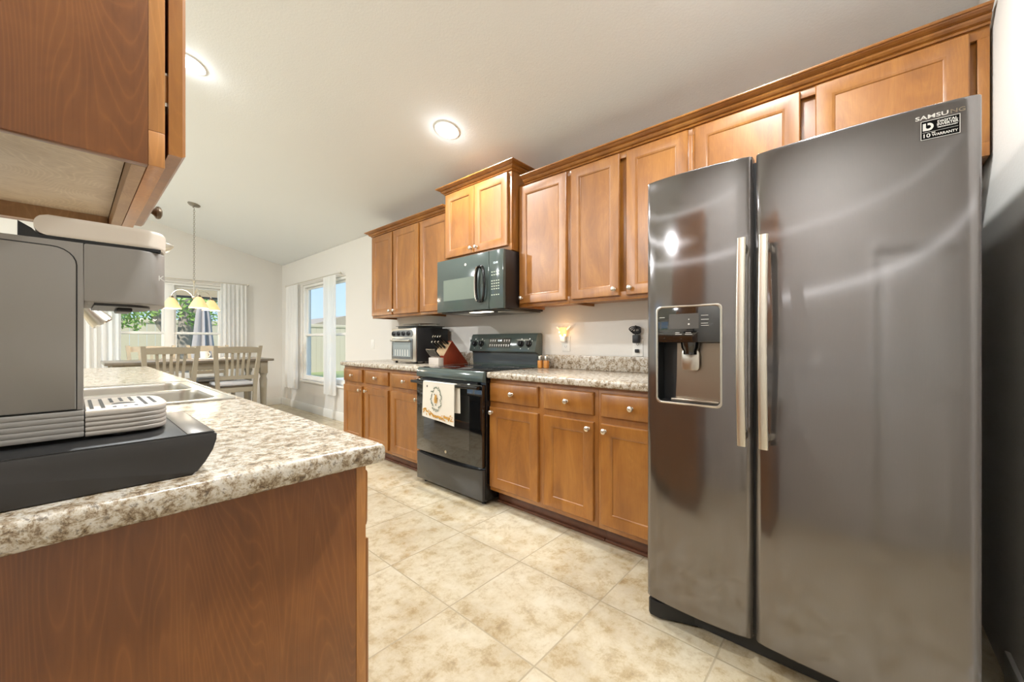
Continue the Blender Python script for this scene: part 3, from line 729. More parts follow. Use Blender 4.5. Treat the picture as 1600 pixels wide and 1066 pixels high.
def fhandle(y, par):
    pts = [(1.538 - .004, y, .772), (1.512, y, .80)] + [(1.506 - .026 * math.sin(math.pi * k / 14), y, .82 + .60 * k / 14) for k in range(15)] + [(1.512, y, 1.44), (1.534, y, 1.468)]
    pts = [(1.500 - .022 * math.sin(math.pi * k / 18), y, .768 + .702 * k / 18) for k in range(19)]
    b = B(); rg = []
    for x, yy, z in pts: rg.append([(x + q[0], yy + q[1], z) for q in rrect(-.007, .007, -.0135, .0135, .006, 4)])
    b.rings(rg)
    for z in (.80, 1.44): b.box(1.496, 1.552, y - .009, y + .009, z - .012, z + .012, .003)
    return b.build('handle', NICKEL, par)
fhandle(.299, fz); fhandle(.236, fd)
# dispenser
xd = 1.541
dp = B(); y0, y1, z0, z1 = DH; bx = 1.612
dp.box(bx - .003, bx, y0, y1, z0, z1); dp.box(1.548, bx, y0 - .001, y0 + .004, z0, z1); dp.box(1.548, bx, y1 - .004, y1 + .001, z0, z1); dp.box(1.548, bx, y0, y1, z1 - .004, z1); dp.box(1.548, bx, y0, y1, z0, z0 + .005)
dp = dp.build('dispenser', PLASTIC_BLACK, fz)
Md = face_mx(1.5465, y1)
W = y1 - y0
B().box(.001, W - .001, z1 - .137, z1 - .001, -.05, .004, .003, Md).build('control_panel', GLASS_BLACK, dp)
b = B(); b.box(.047, .155, z1 - .085, z1 - .028, .004, .0048, 0, Md); b.build('display', plain('dispenser_display', sr(98, 95, 92), .2), dp)
b = B(); b.rings([[(p[0], p[1], n) for p in rrect(-.004 + i, W + .004 - i, z0 - .004 + i, z1 + .004 - i, .018)] for i, n in ((0, -.004), (0, .006), (.004, .0075), (.007, .006), (.007, -.004))], Md, closed=True)
b.build('bezel', STEEL, dp)
b = B(); b.prism([(.052, z0 + .01), (W - .014, z0 + .01), (W - .018, z0 + .10), (W - .016, z1 - .14), (.058, z1 - .14), (.056, z0 + .10)], .004, Md @ Matrix.Translation((0, 0, -.058))); b.box(.045, W - .012, z0 + .004, z0 + .016, -.06, -.02, .003, Md)
b.build('back_plate', brushed('dispenser_steel', sr(168, 156, 142), .3), dp)
b = B(); b.lathe([(.034, 0), (.032, -.02), (.024, -.034), (.024, -.046), (.002, -.046)], frame((0, 0, 0), (1, 0, 0), (0, 0, -1), (0, 1, 0)).inverted() if False else Matrix.Translation((1.575, (y0 + y1) / 2 + .0, z1 - .137)), 24)
b.build('spout', GLASS_BLACK, dp)
b = B(); b.prism(rrect(W / 2 - .034, W / 2 + .030, z0 + .125, z1 - .165, .014), .006, Md @ Matrix.Translation((0, 0, -.040)), .002); b.build('paddle', STEEL, dp)
b = B()
for u, v, w in ((.163, z1 - .037, .024), (.163, z1 - .052, .026), (.163, z1 - .066, .024), (.163, z1 - .074, .026), (.07, z1 - .100, .016), (.108, z1 - .100, .02), (.07, z1 - .106, .024), (.106, z1 - .106, .026), (.010, z1 - .04, .02)): b.box(u, u + w, v - .0009, v + .0009, .004, .0045, 0, Md)
b.lathe([(.0035, .0048), (.0035, .0053), (.001, .0055)], Md @ Matrix.Translation((.120, z1 - .068, 0)), 12); b.lathe([(.002, .0048), (.002, .0053), (.001, .0055)], Md @ Matrix.Translation((.120, z1 - .050, 0)), 12)
b.build('legend', LETTER, dp)
# badge lettering and sticker on the door
def fx(y):
    s = (y + .236) / (.2695 + .236) * 2 - 1; return 1.556 - .016 * (1 - s * s)
def fmat(y, z): 
    dy = .002; sl = math.atan2(fx(y + dy) - fx(y - dy), 2 * dy)
    return frame((fx(y) - .0006, y, z), (-math.sin(sl), -math.cos(sl), 0), (0, 0, 1), (-math.cos(sl), math.sin(sl), 0))
text_part('brand_lettering', 'SAMSU', .0150, fmat(-.1440, 1.730) @ Matrix.Translation((0, 0, .0002)), LETTER, fd, .0002, .062)
text_part('worn_brand_lettering', 'NG', .0150, fmat(-.1918, 1.730) @ Matrix.Translation((0, 0, .0002)), WARM_LETTER, fd, .0002, .0265)
Ms = fmat(-.1595, 1.6945)
st = B().box(-.0365, .0365, -.0255, .0255, 0, .0006, 0, Ms).build('sticker', plain('sticker_black', sr(12, 11, 10), .7, Specular_IOR_Level=.08), fd)
b = B()
for a in ((-.0365, .0365, -.0255, -.0243), (-.0365, .0365, .0243, .0255), (-.0365, -.0353, -.0243, .0243), (.0353, .0365, -.0243, .0243), (-.033, .033, -.0062, -.0056)): b.box(a[0], a[1], a[2], a[3], .0006, .0009, 0, Ms)
b.box(-.0325, -.0265, .000, .0185, .0006, .0009, 0, Ms)
b.prism([(-.0325, .0), (-.0325, -.001)] + [(-.0215 + .0095 * math.cos(R(a)), .0083 + .0103 * math.sin(R(a))) for a in range(-100, 101, 20)] + [(-.0235, .0185), (-.0235, .013)] + [(-.0215 + .0045 * math.cos(R(a)), .0083 + .0048 * math.sin(R(a))) for a in range(90, -91, -20)] + [(-.0235, .0035), (-.0265, .0060), (-.0275, .001)], .0003, Ms @ Matrix.Translation((0, 0, .0006)))
b.build('border_and_emblem', LETTER, st)
for tx, sz, u, v, wd in (('DIGITAL', .0090, .0135, .0165, .037), ('INVERTER', .0090, .0135, .0085, .039), ('TECHNOLOGY', .0040, .0135, .0015, .038), ('10', .0145, -.0260, -.0155, .013), ('YEAR', .0042, -.0125, -.0098, .008), ('WARRANTY', .0092, .0085, -.0165, .048)):
    text_part('sticker_text', tx, sz, Ms @ Matrix.Translation((u, v, .0007)), LETTER, st, .0002, wd)

# ------------------------------------------------------------------ range
RG = thing('electric_range', (2.18, 2.28, 0), 'black freestanding electric range with a glass oven door', 'range')
ya, yb = 2.662, 1.902
b = B(); b.box(1.872, 2.49, yb, ya, .03, .905, .003); b.build('body', BLACK, RG)
b = B(); b.box(1.862, 2.44, yb - .001, ya + .001, .905, .918, .004); b.build('cooktop', GLASS_BLACK, RG)
b = B()
for x, y, r in ((2.0, 2.47, .10), (2.0, 2.09, .085), (2.28, 2.47, .075), (2.28, 2.09, .10)):
    for rr in (r, r * .62): b.lathe([(rr - .001, .918), (rr - .001, .9186), (rr + .001, .9186), (rr + .001, .918)], Matrix.Translation((x, y, 0)), 40, False)
b.build('burner_ring', plain('burner_print', sr(84, 84, 84), .4), RG)
Mr = face_mx(1.872, ya); W = ya - yb
B().prism([(1.872, .838), (1.842, .845), (1.838, .862), (1.846, .902), (1.856, .9155), (1.872, .9165)], W, frame((0, ya, 0), (1, 0, 0), (0, 0, 1), (0, -1, 0)), .002).build('front_rail', SLATE, RG)
od = B(); od.box(.004, W - .004, .262, .826, 0, .034, .006, Mr); od = od.build('oven_door', GLASS_BLACK, RG)
b = B(); b.box(.10, W - .13, .36, .74, .034, .0346, 0, Mr); b.build('oven_window', OVEN_GLASS, od)
b = B(); b.lathe([(.011, .034), (.011, .0356), (.001, .0357)], Mr @ Matrix.Translation((W / 2 - .01, .305, 0)), 18); b.build('emblem', NICKEL, od)
hp = [(W * k / 20, .808, .078 + .010 * math.sin(math.pi * k / 20)) for k in range(21)]
b = B(); b.tube(hp, .012, 10, Mr)
for u in (.03, W - .03): b.box(u - .014, u + .014, .797, .820, .03, .076, .004, Mr)
b.build('handle', BLACK, od)
B().box(.06, W - .06, .828, .837, .0, .022, 0, Mr).build('vent', PLASTIC_BLACK, RG)
b = B(); rg = []
dr = []
top = [(W * k / 16, .246 - .022 * (1 - ((k / 16) * 2 - 1) ** 2)) for k in range(17)]
b.prism([(0.004, .036), (W - .004, .036)] + [(min(max(u, .004), W - .004), v) for u, v in reversed(top)], .030, Mr, .003); b.build('storage_drawer', plain('slate_drawer', sr(62, 60, 57), .2), RG)
for u in (.05, W - .05):
    for n in (-.03, -.5): B().cyl(Mr @ Vector((u, 0, n)), Mr @ Vector((u, .034, n)), .016).build('foot', PLASTIC_BLACK, RG)
# back guard
Mbg = frame((0, ya, 0), (1, 0, 0), (0, 0, 1), (0, -1, 0))
bg = B().prism([(2.455, .918), (2.452, 1.03), (2.410, 1.036), (2.408, 1.046), (2.440, 1.172), (2.452, 1.186), (2.49, 1.190), (2.505, 1.18), (2.505, .918)], W, Mbg, .003).build('backguard', SLATE, RG)
b = B(); b.rings([[(p[0], p[1], n) for p in rrect(.012, W - .012, .935, 1.024, .012)] for n in (0, .004)], face_mx(2.4545, ya)); b.build('lower_band', plain('band_gloss', sr(74, 82, 86), .06), bg)
sl = math.atan2(2.440 - 2.408, 1.172 - 1.046); vz = Vector((math.sin(sl), 0, math.cos(sl))); nn = Vector((-math.cos(sl), 0, math.sin(sl)))
Mp = frame((2.424, ya, 1.109), (0, -1, 0), vz, nn)
b = B(); b.box(.235, .49, -.040, .042, .0, .0012, 0, Mp); dsp = b.build('display_panel', GLASS_BLACK, bg)
b = B()
for r_, v in ((0, .024), (1, -.018)):
    for k in range(9):
        u = .256 + k * .027
        if r_ == 0 and 3 <= k <= 5: continue
        b.box(u - .007, u + .006, v - .003, v + .003, .0012, .0016, 0, Mp); b.box(u - .004, u + .004, v - .013, v - .008, .0012, .0016, 0, Mp)
b.build('button_legend', LETTER, dsp)
text_part('clock_digits', '12:48', .022, Mp @ Matrix.Translation((.363, .020, .0014)), emit('clock_glow', (.85, .95, 1, 1), 1.6), dsp)
for y in (2.60, 2.515, 2.055, 1.972):
    b = B(); b.lathe([(.026, 0), (.026, .008), (.021, .012), (.019, .030), (.001, .031)], Mp @ Matrix.Translation((ya - y, -.008, .0)), 22); b.box(-.005, .005, -.019, .019, .028, .038, .002, Mp @ Matrix.Translation((ya - y, -.008, 0)))
    kb = b.build('knob', PLASTIC_BLACK, bg)
    b = B(); b.box(-.004, .004, .030, .038, .0, .0006, 0, Mp @ Matrix.Translation((ya - y, 0, 0))); b.box(-.003, .003, -.050, -.045, .0, .0006, 0, Mp @ Matrix.Translation((ya - y, 0, 0))); b.box(.024, .029, .016, .021, .0, .0006, 0, Mp @ Matrix.Translation((ya - y, 0, 0)))
    b.build('knob_mark', LETTER, kb)
# towel over the oven handle
TW = thing('tea_towel', (1.785, 2.28, .53), 'cream printed tea towel with a honeybee wreath hanging on the oven door handle', 'towel')
def drape(b, ya, yb, xo, ztop, zbot, skew, thick=.003, rows=14, cols=16, wav=.004):
    g = []
    for j in range(rows + 1):
        row = []
        for i in range(cols + 1):
            s = i / cols; t = j / rows; z = ztop + (zbot - skew * s - ztop) * t
            row.append(Vector((xo - wav * t * (1 + math.sin(s * 7 + .6)) - .002 * math.sin(s * 3) * t, ya + (yb - ya) * s + .010 * t * (s - .3) * (-1), z)))
        g.append(row)
    fr = [[b.b.verts.new(v) for v in r] for r in g]; bk = [[b.b.verts.new(v + Vector((thick, 0, 0))) for v in r] for r in g]
    for j in range(rows):
        for i in range(cols):
            b.b.faces.new((fr[j][i], fr[j][i + 1], fr[j + 1][i + 1], fr[j + 1][i])); b.b.faces.new((bk[j][i], bk[j + 1][i], bk[j + 1][i + 1], bk[j][i + 1]))
    for j in range(rows):
        b.b.faces.new((fr[j][0], fr[j + 1][0], bk[j + 1][0], bk[j][0])); b.b.faces.new((fr[j][-1], bk[j][-1], bk[j + 1][-1], fr[j + 1][-1]))
    for i in range(cols):
        b.b.faces.new((fr[-1][i], fr[-1][i + 1], bk[-1][i + 1], bk[-1][i])); b.b.faces.new((fr[0][i], bk[0][i], bk[0][i + 1], fr[0][i + 1]))
b = B(); drape(b, 2.478, 2.115, 1.771, .818, .560, .030)
b.box(1.771, 1.800, 2.115, 2.478, .8175, .8235, .003)
drape(b, 2.478, 2.085, 1.796, .818, .600, -.02, wav=.001)
b.build('cloth', FABRIC_TOWEL, TW, ang=60)
rnd = random.Random(4)
Mt = face_mx(1.7695, 2.478)
def leaf(b, u, v, a, L, w, n=.0025):
    c, s = math.cos(a), math.sin(a); pts = [(0, 0), (L * .35, w), (L, 0), (L * .35, -w)]
    t = max(0, min(1, (.818 - v) / .26))
    b.prism([(u + p[0] * c - p[1] * s, v + p[0] * s + p[1] * c) for p in pts], .0008, Mt @ Matrix.Translation((0, 0, .0006 + .0078 * t)))
bg_, bo, bd, bh = B(), B(), B(), B()
for k in range(46):
    a = 2 * math.pi * k / 46; rr = .068 + rnd.uniform(-.008, .008)
    leaf(bg_, .165 + rr * .88 * math.cos(a), .700 + rr * 1.15 * math.sin(a), a + 1.57 + rnd.uniform(-.9, .9), rnd.uniform(.014, .022), .0042)
for k in range(60):
    u = .01 + .34 * k / 59; h = .030 * (abs(math.cos(math.pi * u / .36)) ** 1.5) + .012
    for q in range(2): leaf(bo, u + rnd.uniform(-.006, .006), .583 - .03 * u / .36 + rnd.uniform(0, h), rnd.uniform(0, 6.3), .012, .005)
for k in range(7):
    leaf(bh, .158, .675 + .009 * k, 0, .026 - .0028 * abs(k - 2), .0055); leaf(bh, .158, .675 + .009 * k, math.pi, .020 - .0026 * abs(k - 2), .0055)
bh.build('hive_print', PRINT_GOLD, TW)
for u, v in ((.178, .70), (.158, .662), (.150, .738), (.052, .795), (.06, .785)):
    be = B(); leaf(be, u, v, rnd.uniform(0, 6), .014, .005); be.build('bee_print', PRINT_DARK, TW)
bg_.build('leaf_print', PRINT_GREEN, TW); bo.build('honey_print', PRINT_GOLD, TW); 

# ------------------------------------------------------------------ microwave
MW = thing('microwave', (2.28, 2.28, 1.36), 'dark over-the-range microwave mounted under the raised cabinet', 'microwave')
mya, myb = 2.662, 1.906; Mm = face_mx(2.075, mya); W = mya - myb
B().box(2.075, WX - .003, myb, mya, 1.362, 1.788, .003).build('body', plain('dark_brown_case', sr(38, 30, 27), .3), MW)
b = B(); b.box(.0, .612, 1.360, 1.788, 0, .030, .004, Mm); md = b.build('door', SLATE, MW)
b = B(); b.box(.085, .49, 1.452, 1.622, .030, .0306, 0, Mm); b.build('window', SLATE_WIN, md)
b = B(); b.lathe([(.011, .030), (.011, .0315), (.001, .0316)], Mm @ Matrix.Translation((.355, 1.722, 0)), 18); b.build('emblem', NICKEL, md)
# loop handle
ol = [(.543 + (.038 + .006 * math.cos(a) ** 2) * math.copysign(abs(math.cos(a)) ** .5, math.cos(a)) , 1.552 + .130 * math.copysign(abs(math.sin(a)) ** .75, math.sin(a))) for a in [2 * math.pi * k / 36 for k in range(36)]]
b = B(); b.tube([(u, v, .052) for u, v in ol], .0105, 8, Mm, 1.0, closed=True)
for v in (1.43, 1.674): b.box(.53, .56, v - .008, v + .008, .028, .046, .002, Mm)
hn = b.build('handle', BLACK, md)
B().tube([(u - .0085, v, .060) for u, v in ol[10:27]], .0045, 6, Mm).build('chrome_edge', CHROME, hn)
b = B(); b.box(.614, W, 1.360, 1.788, 0, .028, .004, Mm); cp = b.build('control_panel', SLATE, MW)
text_part('clock_digits', '12:48', .022, Mm @ Matrix.Translation((.680, 1.695, .0284)), emit('clock_glow_white', (.9, 1, 1, 1), 1.6), cp)
b = B()
for v in (1.630, 1.608, 1.565, 1.545, 1.525, 1.505, 1.462):
    for u in (.645, .668, .691, .712): b.box(u - .007, u + .006, v - .0035, v + .0035, .028, .0284, 0, Mm)
b.build('button_legend', plain('dim_legend', sr(196, 204, 184), .5), cp)
b = B(); b.box(2.085, WX - .02, myb + .01, mya - .01, 1.352, 1.361, .002); hb = b.build('hood_bottom', plain('hood_grey', sr(92, 88, 82), .35, .5), MW)
b = B(); b.box(2.10, 2.17, 2.12, 2.32, 1.349, 1.3525, .001); b.build('lamp_lens', emit('hood_lamp_glow', (1, .9, .7, 1), 5), hb)
b = B()
for y in (1.98, 2.45): b.box(2.2, 2.42, y - .02, y + .12, 1.3495, 1.3522)
b.build('grease_filter', STEEL, hb)

# ------------------------------------------------------------------ counter-top things
TO = thing('toaster_oven', (2.28, 3.25, .915), 'steel-fronted toaster oven with four dials on the left counter', 'toaster oven')
ta, tb = 3.455, 3.045; Mo = face_mx(2.11, ta); W = ta - tb
B().box(2.11, 2.475, tb, ta, .935, 1.245, .006).build('body', PLASTIC_BLACK, TO)
b = B(); b.box(0, W, .935, 1.246, 0, .014, .004, Mo); b.build('front_frame', STEEL, TO)
b = B(); b.rings([[(p[0], p[1], n) for p in rrect(.018, W - .045, 1.165, 1.228, .028)] for n in (.014, .019)], Mo); cp = b.build('control_panel', plain('panel_grey', sr(140, 140, 138), .3, .6), TO)
for k in range(4):
    b = B(); b.lathe([(.021, .019), (.020, .030), (.016, .036), (.001, .037)], Mo @ Matrix.Translation((.055 + .083 * k, 1.196, 0)), 18); b.box(-.003, .003, -.016, .016, .034, .042, .001, Mo @ Matrix.Translation((.055 + .083 * k, 1.196, 0))); b.build('dial', PLASTIC_BLACK, cp)
b = B(); b.box(.02, W - .05, .955, 1.150, .014, .022, .004, Mo); dr = b.build('door', plain('oven_door_frame', sr(118, 122, 124), .25, .6), TO)
b = B(); b.box(.042, W - .075, .978, 1.112, .022, .0226, 0, Mo); b.build('door_window', plain('toaster_window', sr(150, 158, 158), .08), dr)
b = B()
for k in range(6): b.box(.075 + .042 * k, .088 + .042 * k, .985, 1.045, .0226, .0232, 0, Mo)
b.build('rack_glint', LETTER, dr)
b = B(); b.box(.03, W - .06, 1.122, 1.140, .036, .050, .004, Mo); b.box(.05, .07, 1.124, 1.138, .020, .038, 0, Mo); b.box(W - .10, W - .08, 1.124, 1.138, .020, .038, 0, Mo); b.build('handle', STEEL, dr)
for x in (2.13, 2.45):
    for y in (ta - .04, tb + .04): B().cyl((x, y, .9145), (x, y, .937), .012).build('foot', PLASTIC_BLACK, TO)
b = B(); b.box(2.14, 2.44, 3.09, 3.41, 1.246, 1.268, .004); b.box(2.125, 2.455, 3.075, 3.425, 1.266, 1.271, .002); tag(b.build('baking_tray', plain('dark_tray', sr(70, 72, 72), .3, .7)), 'dark metal baking tray lying on top of the toaster oven', 'tray')
t = thing('wire_rack', (2.29, 3.25, 1.271), 'thin wire rack lying on the tray above the toaster oven', 'rack')
b = B(); zz = 1.292
b.tube([(2.17, 3.10, zz), (2.41, 3.10, zz), (2.41, 3.40, zz), (2.17, 3.40, zz)], .0025, 6, closed=True)
for k in range(9): b.cyl((2.17 + .03 * k, 3.10, zz), (2.17 + .03 * k, 3.40, zz), .0015, 6)
for x in (2.19, 2.39):
    for y in (3.12, 3.38): b.cyl((x, y, 1.2705), (x, y, zz), .002, 6)
b.build('wires', CHROME, t)
# knife block
KB = thing('knife_block', (2.32, 2.81, .915), 'slanted cherry-wood knife block full of black knives beside the range', 'knife block')
ka, kb_ = 2.885, 2.742
Mk = frame((0, ka, 0), (1, 0, 0), (0, 0, 1), (0, -1, 0)); A = (2.178, .992); C_ = (2.268, 1.118)
B().prism([(2.178, .915), (2.470, .915), (2.276, 1.126), C_, A], ka - kb_, Mk, .002).build('body', KNIFE_RED, KB)
b = B(); b.box(2.120, 2.1775, kb_ + .002, ka - .002, .915, .978, .002); b.build('steak_knife_step', plain('pale_step', sr(206, 196, 186), .5), KB)
dv = Vector((C_[0] - A[0], 0, C_[1] - A[1])).normalized(); kn = Vector((-dv.z, 0, dv.x))
Mf = frame((A[0], ka, A[1]), (0, -1, 0), dv, kn)
B().box(.003, ka - kb_ - .003, .004, .150, 0, .002, 0, Mf).build('slot_face', KNIFE_PALE, KB)
def knife(label, group, p, d, L, w, first={}):
    key = (L, w)
    q = Vector(d).to_track_quat('Z', 'Y').to_matrix().to_4x4()
    if key not in first:
        t = thing('knife', (0, 0, 0), label, 'knife', group)
        hd_ = B().box(-.0065, .0065, -w, w, .012, L, .003).build('handle', PLASTIC_BLACK, t, local=True)
        B().box(-.0016, .0016, -w - .0004, w + .0004, .013, L).build('tang', CHROME, hd_, local=True)
        b = B(); b.box(-.0055, .0055, -w * .9, w * .9, .0, .013, .001); b.build('bolster', CHROME, t, local=True)
        b = B(); b.box(-.0068, .0068, -w * .9, w * .9, L, L + .008, .0035); b.build('end_cap', CHROME, t, local=True)
        first[key] = t
    else: t = dup(first[key], p, label)
    t.location = p; t.rotation_mode = 'QUATERNION'; t.rotation_quaternion = q.to_quaternion(); return t
rows = [('black-handled knife in the top row of the knife block', 'knives in the top row of the block', .128, 4, .115, .0115), ('black-handled knife in the middle row of the knife block', 'knives in the middle row of the block', .080, 3, .100, .0105)]
for lab, grp, v, n, L, w in rows:
    for k in range(n):
        u = (ka - kb_) * (k + .6) / (n + .2); knife(lab, grp, Mf @ Vector((u, v, .0025)), kn, L + .0001 * 0, w)
for k in range(6):
    u = .014 + .0225 * k; knife('small black steak knife standing in the low front step of the knife block', 'steak knives in the front step', Vector((2.148, ka - u, .982)), (kn + Vector((0, 0, .35))).normalized(), .088, .0062)
# shakers
def shaker(x, y, label, first=[None]):
    if first[0] is None:
        t = thing('spice_jar', (0, 0, 0), label, 'jar')
        B().box(-.017, .017, -.017, .017, 0, .060, .005).build('glass', plain('amber_spice', sr(206, 140, 70), .2), t, local=True)
        B().lathe([(.013, .060), (.013, .066), (.016, .068), (.016, .094), (.013, .098), (.001, .098)], I4, 18).build('lid', CHROME, t, local=True)
        first[0] = t
    else: t = dup(first[0], (0, 0, 0), label)
    t.location = (x, y, .9145)
shaker(2.425, 1.862, 'small square spice jar with metal lid, the one nearer the range')
shaker(2.440, 1.815, 'small square spice jar with metal lid, the one nearer the granite backsplash')

# ------------------------------------------------------------------ outlets, plugs, night light
def outlet(y, z, label, kind='outlet'):
    M = face_mx(WX, y, z); t = thing('wall_outlet' if kind == 'outlet' else 'light_switch', (WX, y, z), label, kind)
    B().box(-.036, .036, -.058, .058, 0, .006, .002, M).build('cover_plate', WHITE, t)
    b = B()
    if kind == 'outlet':
        for v in (-.022, .022): b.rings([[(p[0], p[1], n) for p in rrect(-.017, .017, v - .015, v + .015, .008)] for n in (.006, .008)], M)
        b.build('receptacle', WHITE, t)
        b = B()
        for v in (-.022, .022): b.box(-.008, -.006, v - .004, v + .006, .008, .0084, 0, M); b.box(.006, .008, v - .004, v + .006, .008, .0084, 0, M); b.box(-.002, .002, v - .010, v - .006, .008, .0084, 0, M)
        b.build('slot', GREY_DARK, t)
    else:
        b.box(-.016, .016, -.033, .033, .006, .009, .001, M); b.build('rocker', WHITE, t)
outlet(1.684, 1.105, 'white wall outlet under the glowing night light')
outlet(1.112, 1.080, 'white wall outlet with the black charger, beside the refrigerator')
outlet(2.745, 1.105, 'white wall outlet behind the knife block')
outlet(4.585, 1.088, 'white light switch on the wall between the window and the cabinets', 'switch')
M = face_px(-.24, .38, 1.22); t = thing('light_switch', (-.24, .38, 1.22), 'white double light switch on the left wall, mirrored in the refrigerator', 'switch')
B().box(-.058, .058, -.058, .058, 0, .006, .002, M).build('cover_plate', WHITE, t); b = B(); b.box(-.04, -.008, -.033, .033, .006, .009, .001, M); b.box(.008, .04, -.033, .033, .006, .009, .001, M); b.build('rocker', WHITE, t)
NL = thing('night_light', (WX - .03, 1.70, 1.13), 'glowing amber plug-in night light with clear shards above the outlet', 'night light')
Mn = face_mx(WX, 1.695, 0)
B().box(-.022, .022, 1.118, 1.162, .008, .040, .006, Mn).build('plug_base', WHITE, NL)
B().prism([(-.024, 1.160), (.024, 1.160), (.030, 1.228), (-.030, 1.228)], .022, Mn @ Matrix.Translation((0, 0, .018)), .003).build('amber_glass', AMBER, NL)
b = B()
for a, L in ((38, .085), (140, .075), (65, .05), (112, .05)):
    c, s = math.cos(R(a)), math.sin(R(a)); b.prism([(c * .03 - s * .004, 1.185 + s * .03 + c * .004), (c * .03 + s * .004, 1.185 + s * .03 - c * .004), (c * L + s * .007, 1.185 + s * L - c * .007), (c * L - s * .007, 1.185 + s * L + c * .007)], .004, Mn @ Matrix.Translation((0, 0, .026)))
b.build('glass_shard', plain('pearl_shard', sr(244, 236, 220), .2), NL)
b = B(); b.sphere(Mn @ Vector((-.016, 1.166, .036)), .010); b.sphere(Mn @ Vector((.020, 1.170, .036)), .010); b.sphere(Mn @ Vector((-.026, 1.192, .036)), .008); b.build('bead', emit('bead_glow', (1, .86, .6, 1), 2.5), NL)
nl = bpy.data.lights.new('night_lamp', 'POINT'); nl.energy = .5; nl.color = (1, .6, .28); nl.shadow_soft_size = .03; nlo = bpy.data.objects.new('night_lamp', nl); COL.objects.link(nlo); nlo.location = (WX - .075, 1.695, 1.20)
CH = thing('phone_charger', (WX - .03, 1.112, 1.105), 'black phone charger with a bundled cord in the outlet beside the refrigerator', 'charger')
Mc = face_mx(WX, 1.112, 0)
B().box(-.022, .022, 1.110, 1.165, .0085, .045, .006, Mc).build('adapter', PLASTIC_BLACK, CH)
b = B()
for k in range(3): b.tube([(.030 * math.cos(a) * (1 + .15 * k) - .004 * k, 1.190 + .018 * math.sin(a) + .007 * k, .028 + .006 * math.sin(a * 2 + k)) for a in [2 * math.pi * i / 20 for i in range(20)]], .004, 6, Mc, closed=True)
b.tube([(-.005, 1.165, .028), (-.008, 1.185, .03), (-.002, 1.205, .032), (-.004, 1.228, .030)], .004, 6, Mc)
b.build('cord', PLASTIC_BLACK, CH)
b = B(); b.box(-.014, .014, 1.046, 1.070, .0085, .026, .005, Mc); b.build('small_plug', PLASTIC_BLACK, CH)
t = tag(B().box(-.014, .014, 1.118, 1.140, .0085, .034, .005, face_mx(WX, 2.722, 0)).build('power_plug', PLASTIC_BLACK), 'small black power plug in the outlet behind the knife block', 'plug')

# ------------------------------------------------------------------ dining set
TZ0 = .895
DT = thing('dining_table', (1.01, 6.28, 0), 'counter-height dining table with a dark top and cream legs', 'table')
B().box(.225, 1.80, 5.86, 6.72, TZ0 - .03, TZ0, .004).build('tabletop', TABLE_TOP, DT)
b = B()
for q in ((.30, 1.725, 5.93, 5.95), (.30, 1.725, 6.63, 6.65), (.30, .32, 5.95, 6.63), (1.705, 1.725, 5.95, 6.63)): b.box(q[0], q[1], q[2], q[3], TZ0 - .12, TZ0 - .03, .002)
b.build('apron', CHAIR_PAINT, DT)
for x in (.325, 1.70):
    for y in (5.955, 6.625):
        b = B(); b.lathe([(.028, 0), (.034, .06), (.030, .12), (.040, .50), (.045, .62), (.034, .66), (.046, .70)], Matrix.Translation((x, y, 0)), 16); b.box(x - .042, x + .042, y - .042, y + .042, .70, TZ0 - .03, .003); b.build('leg', CHAIR_PAINT, DT)
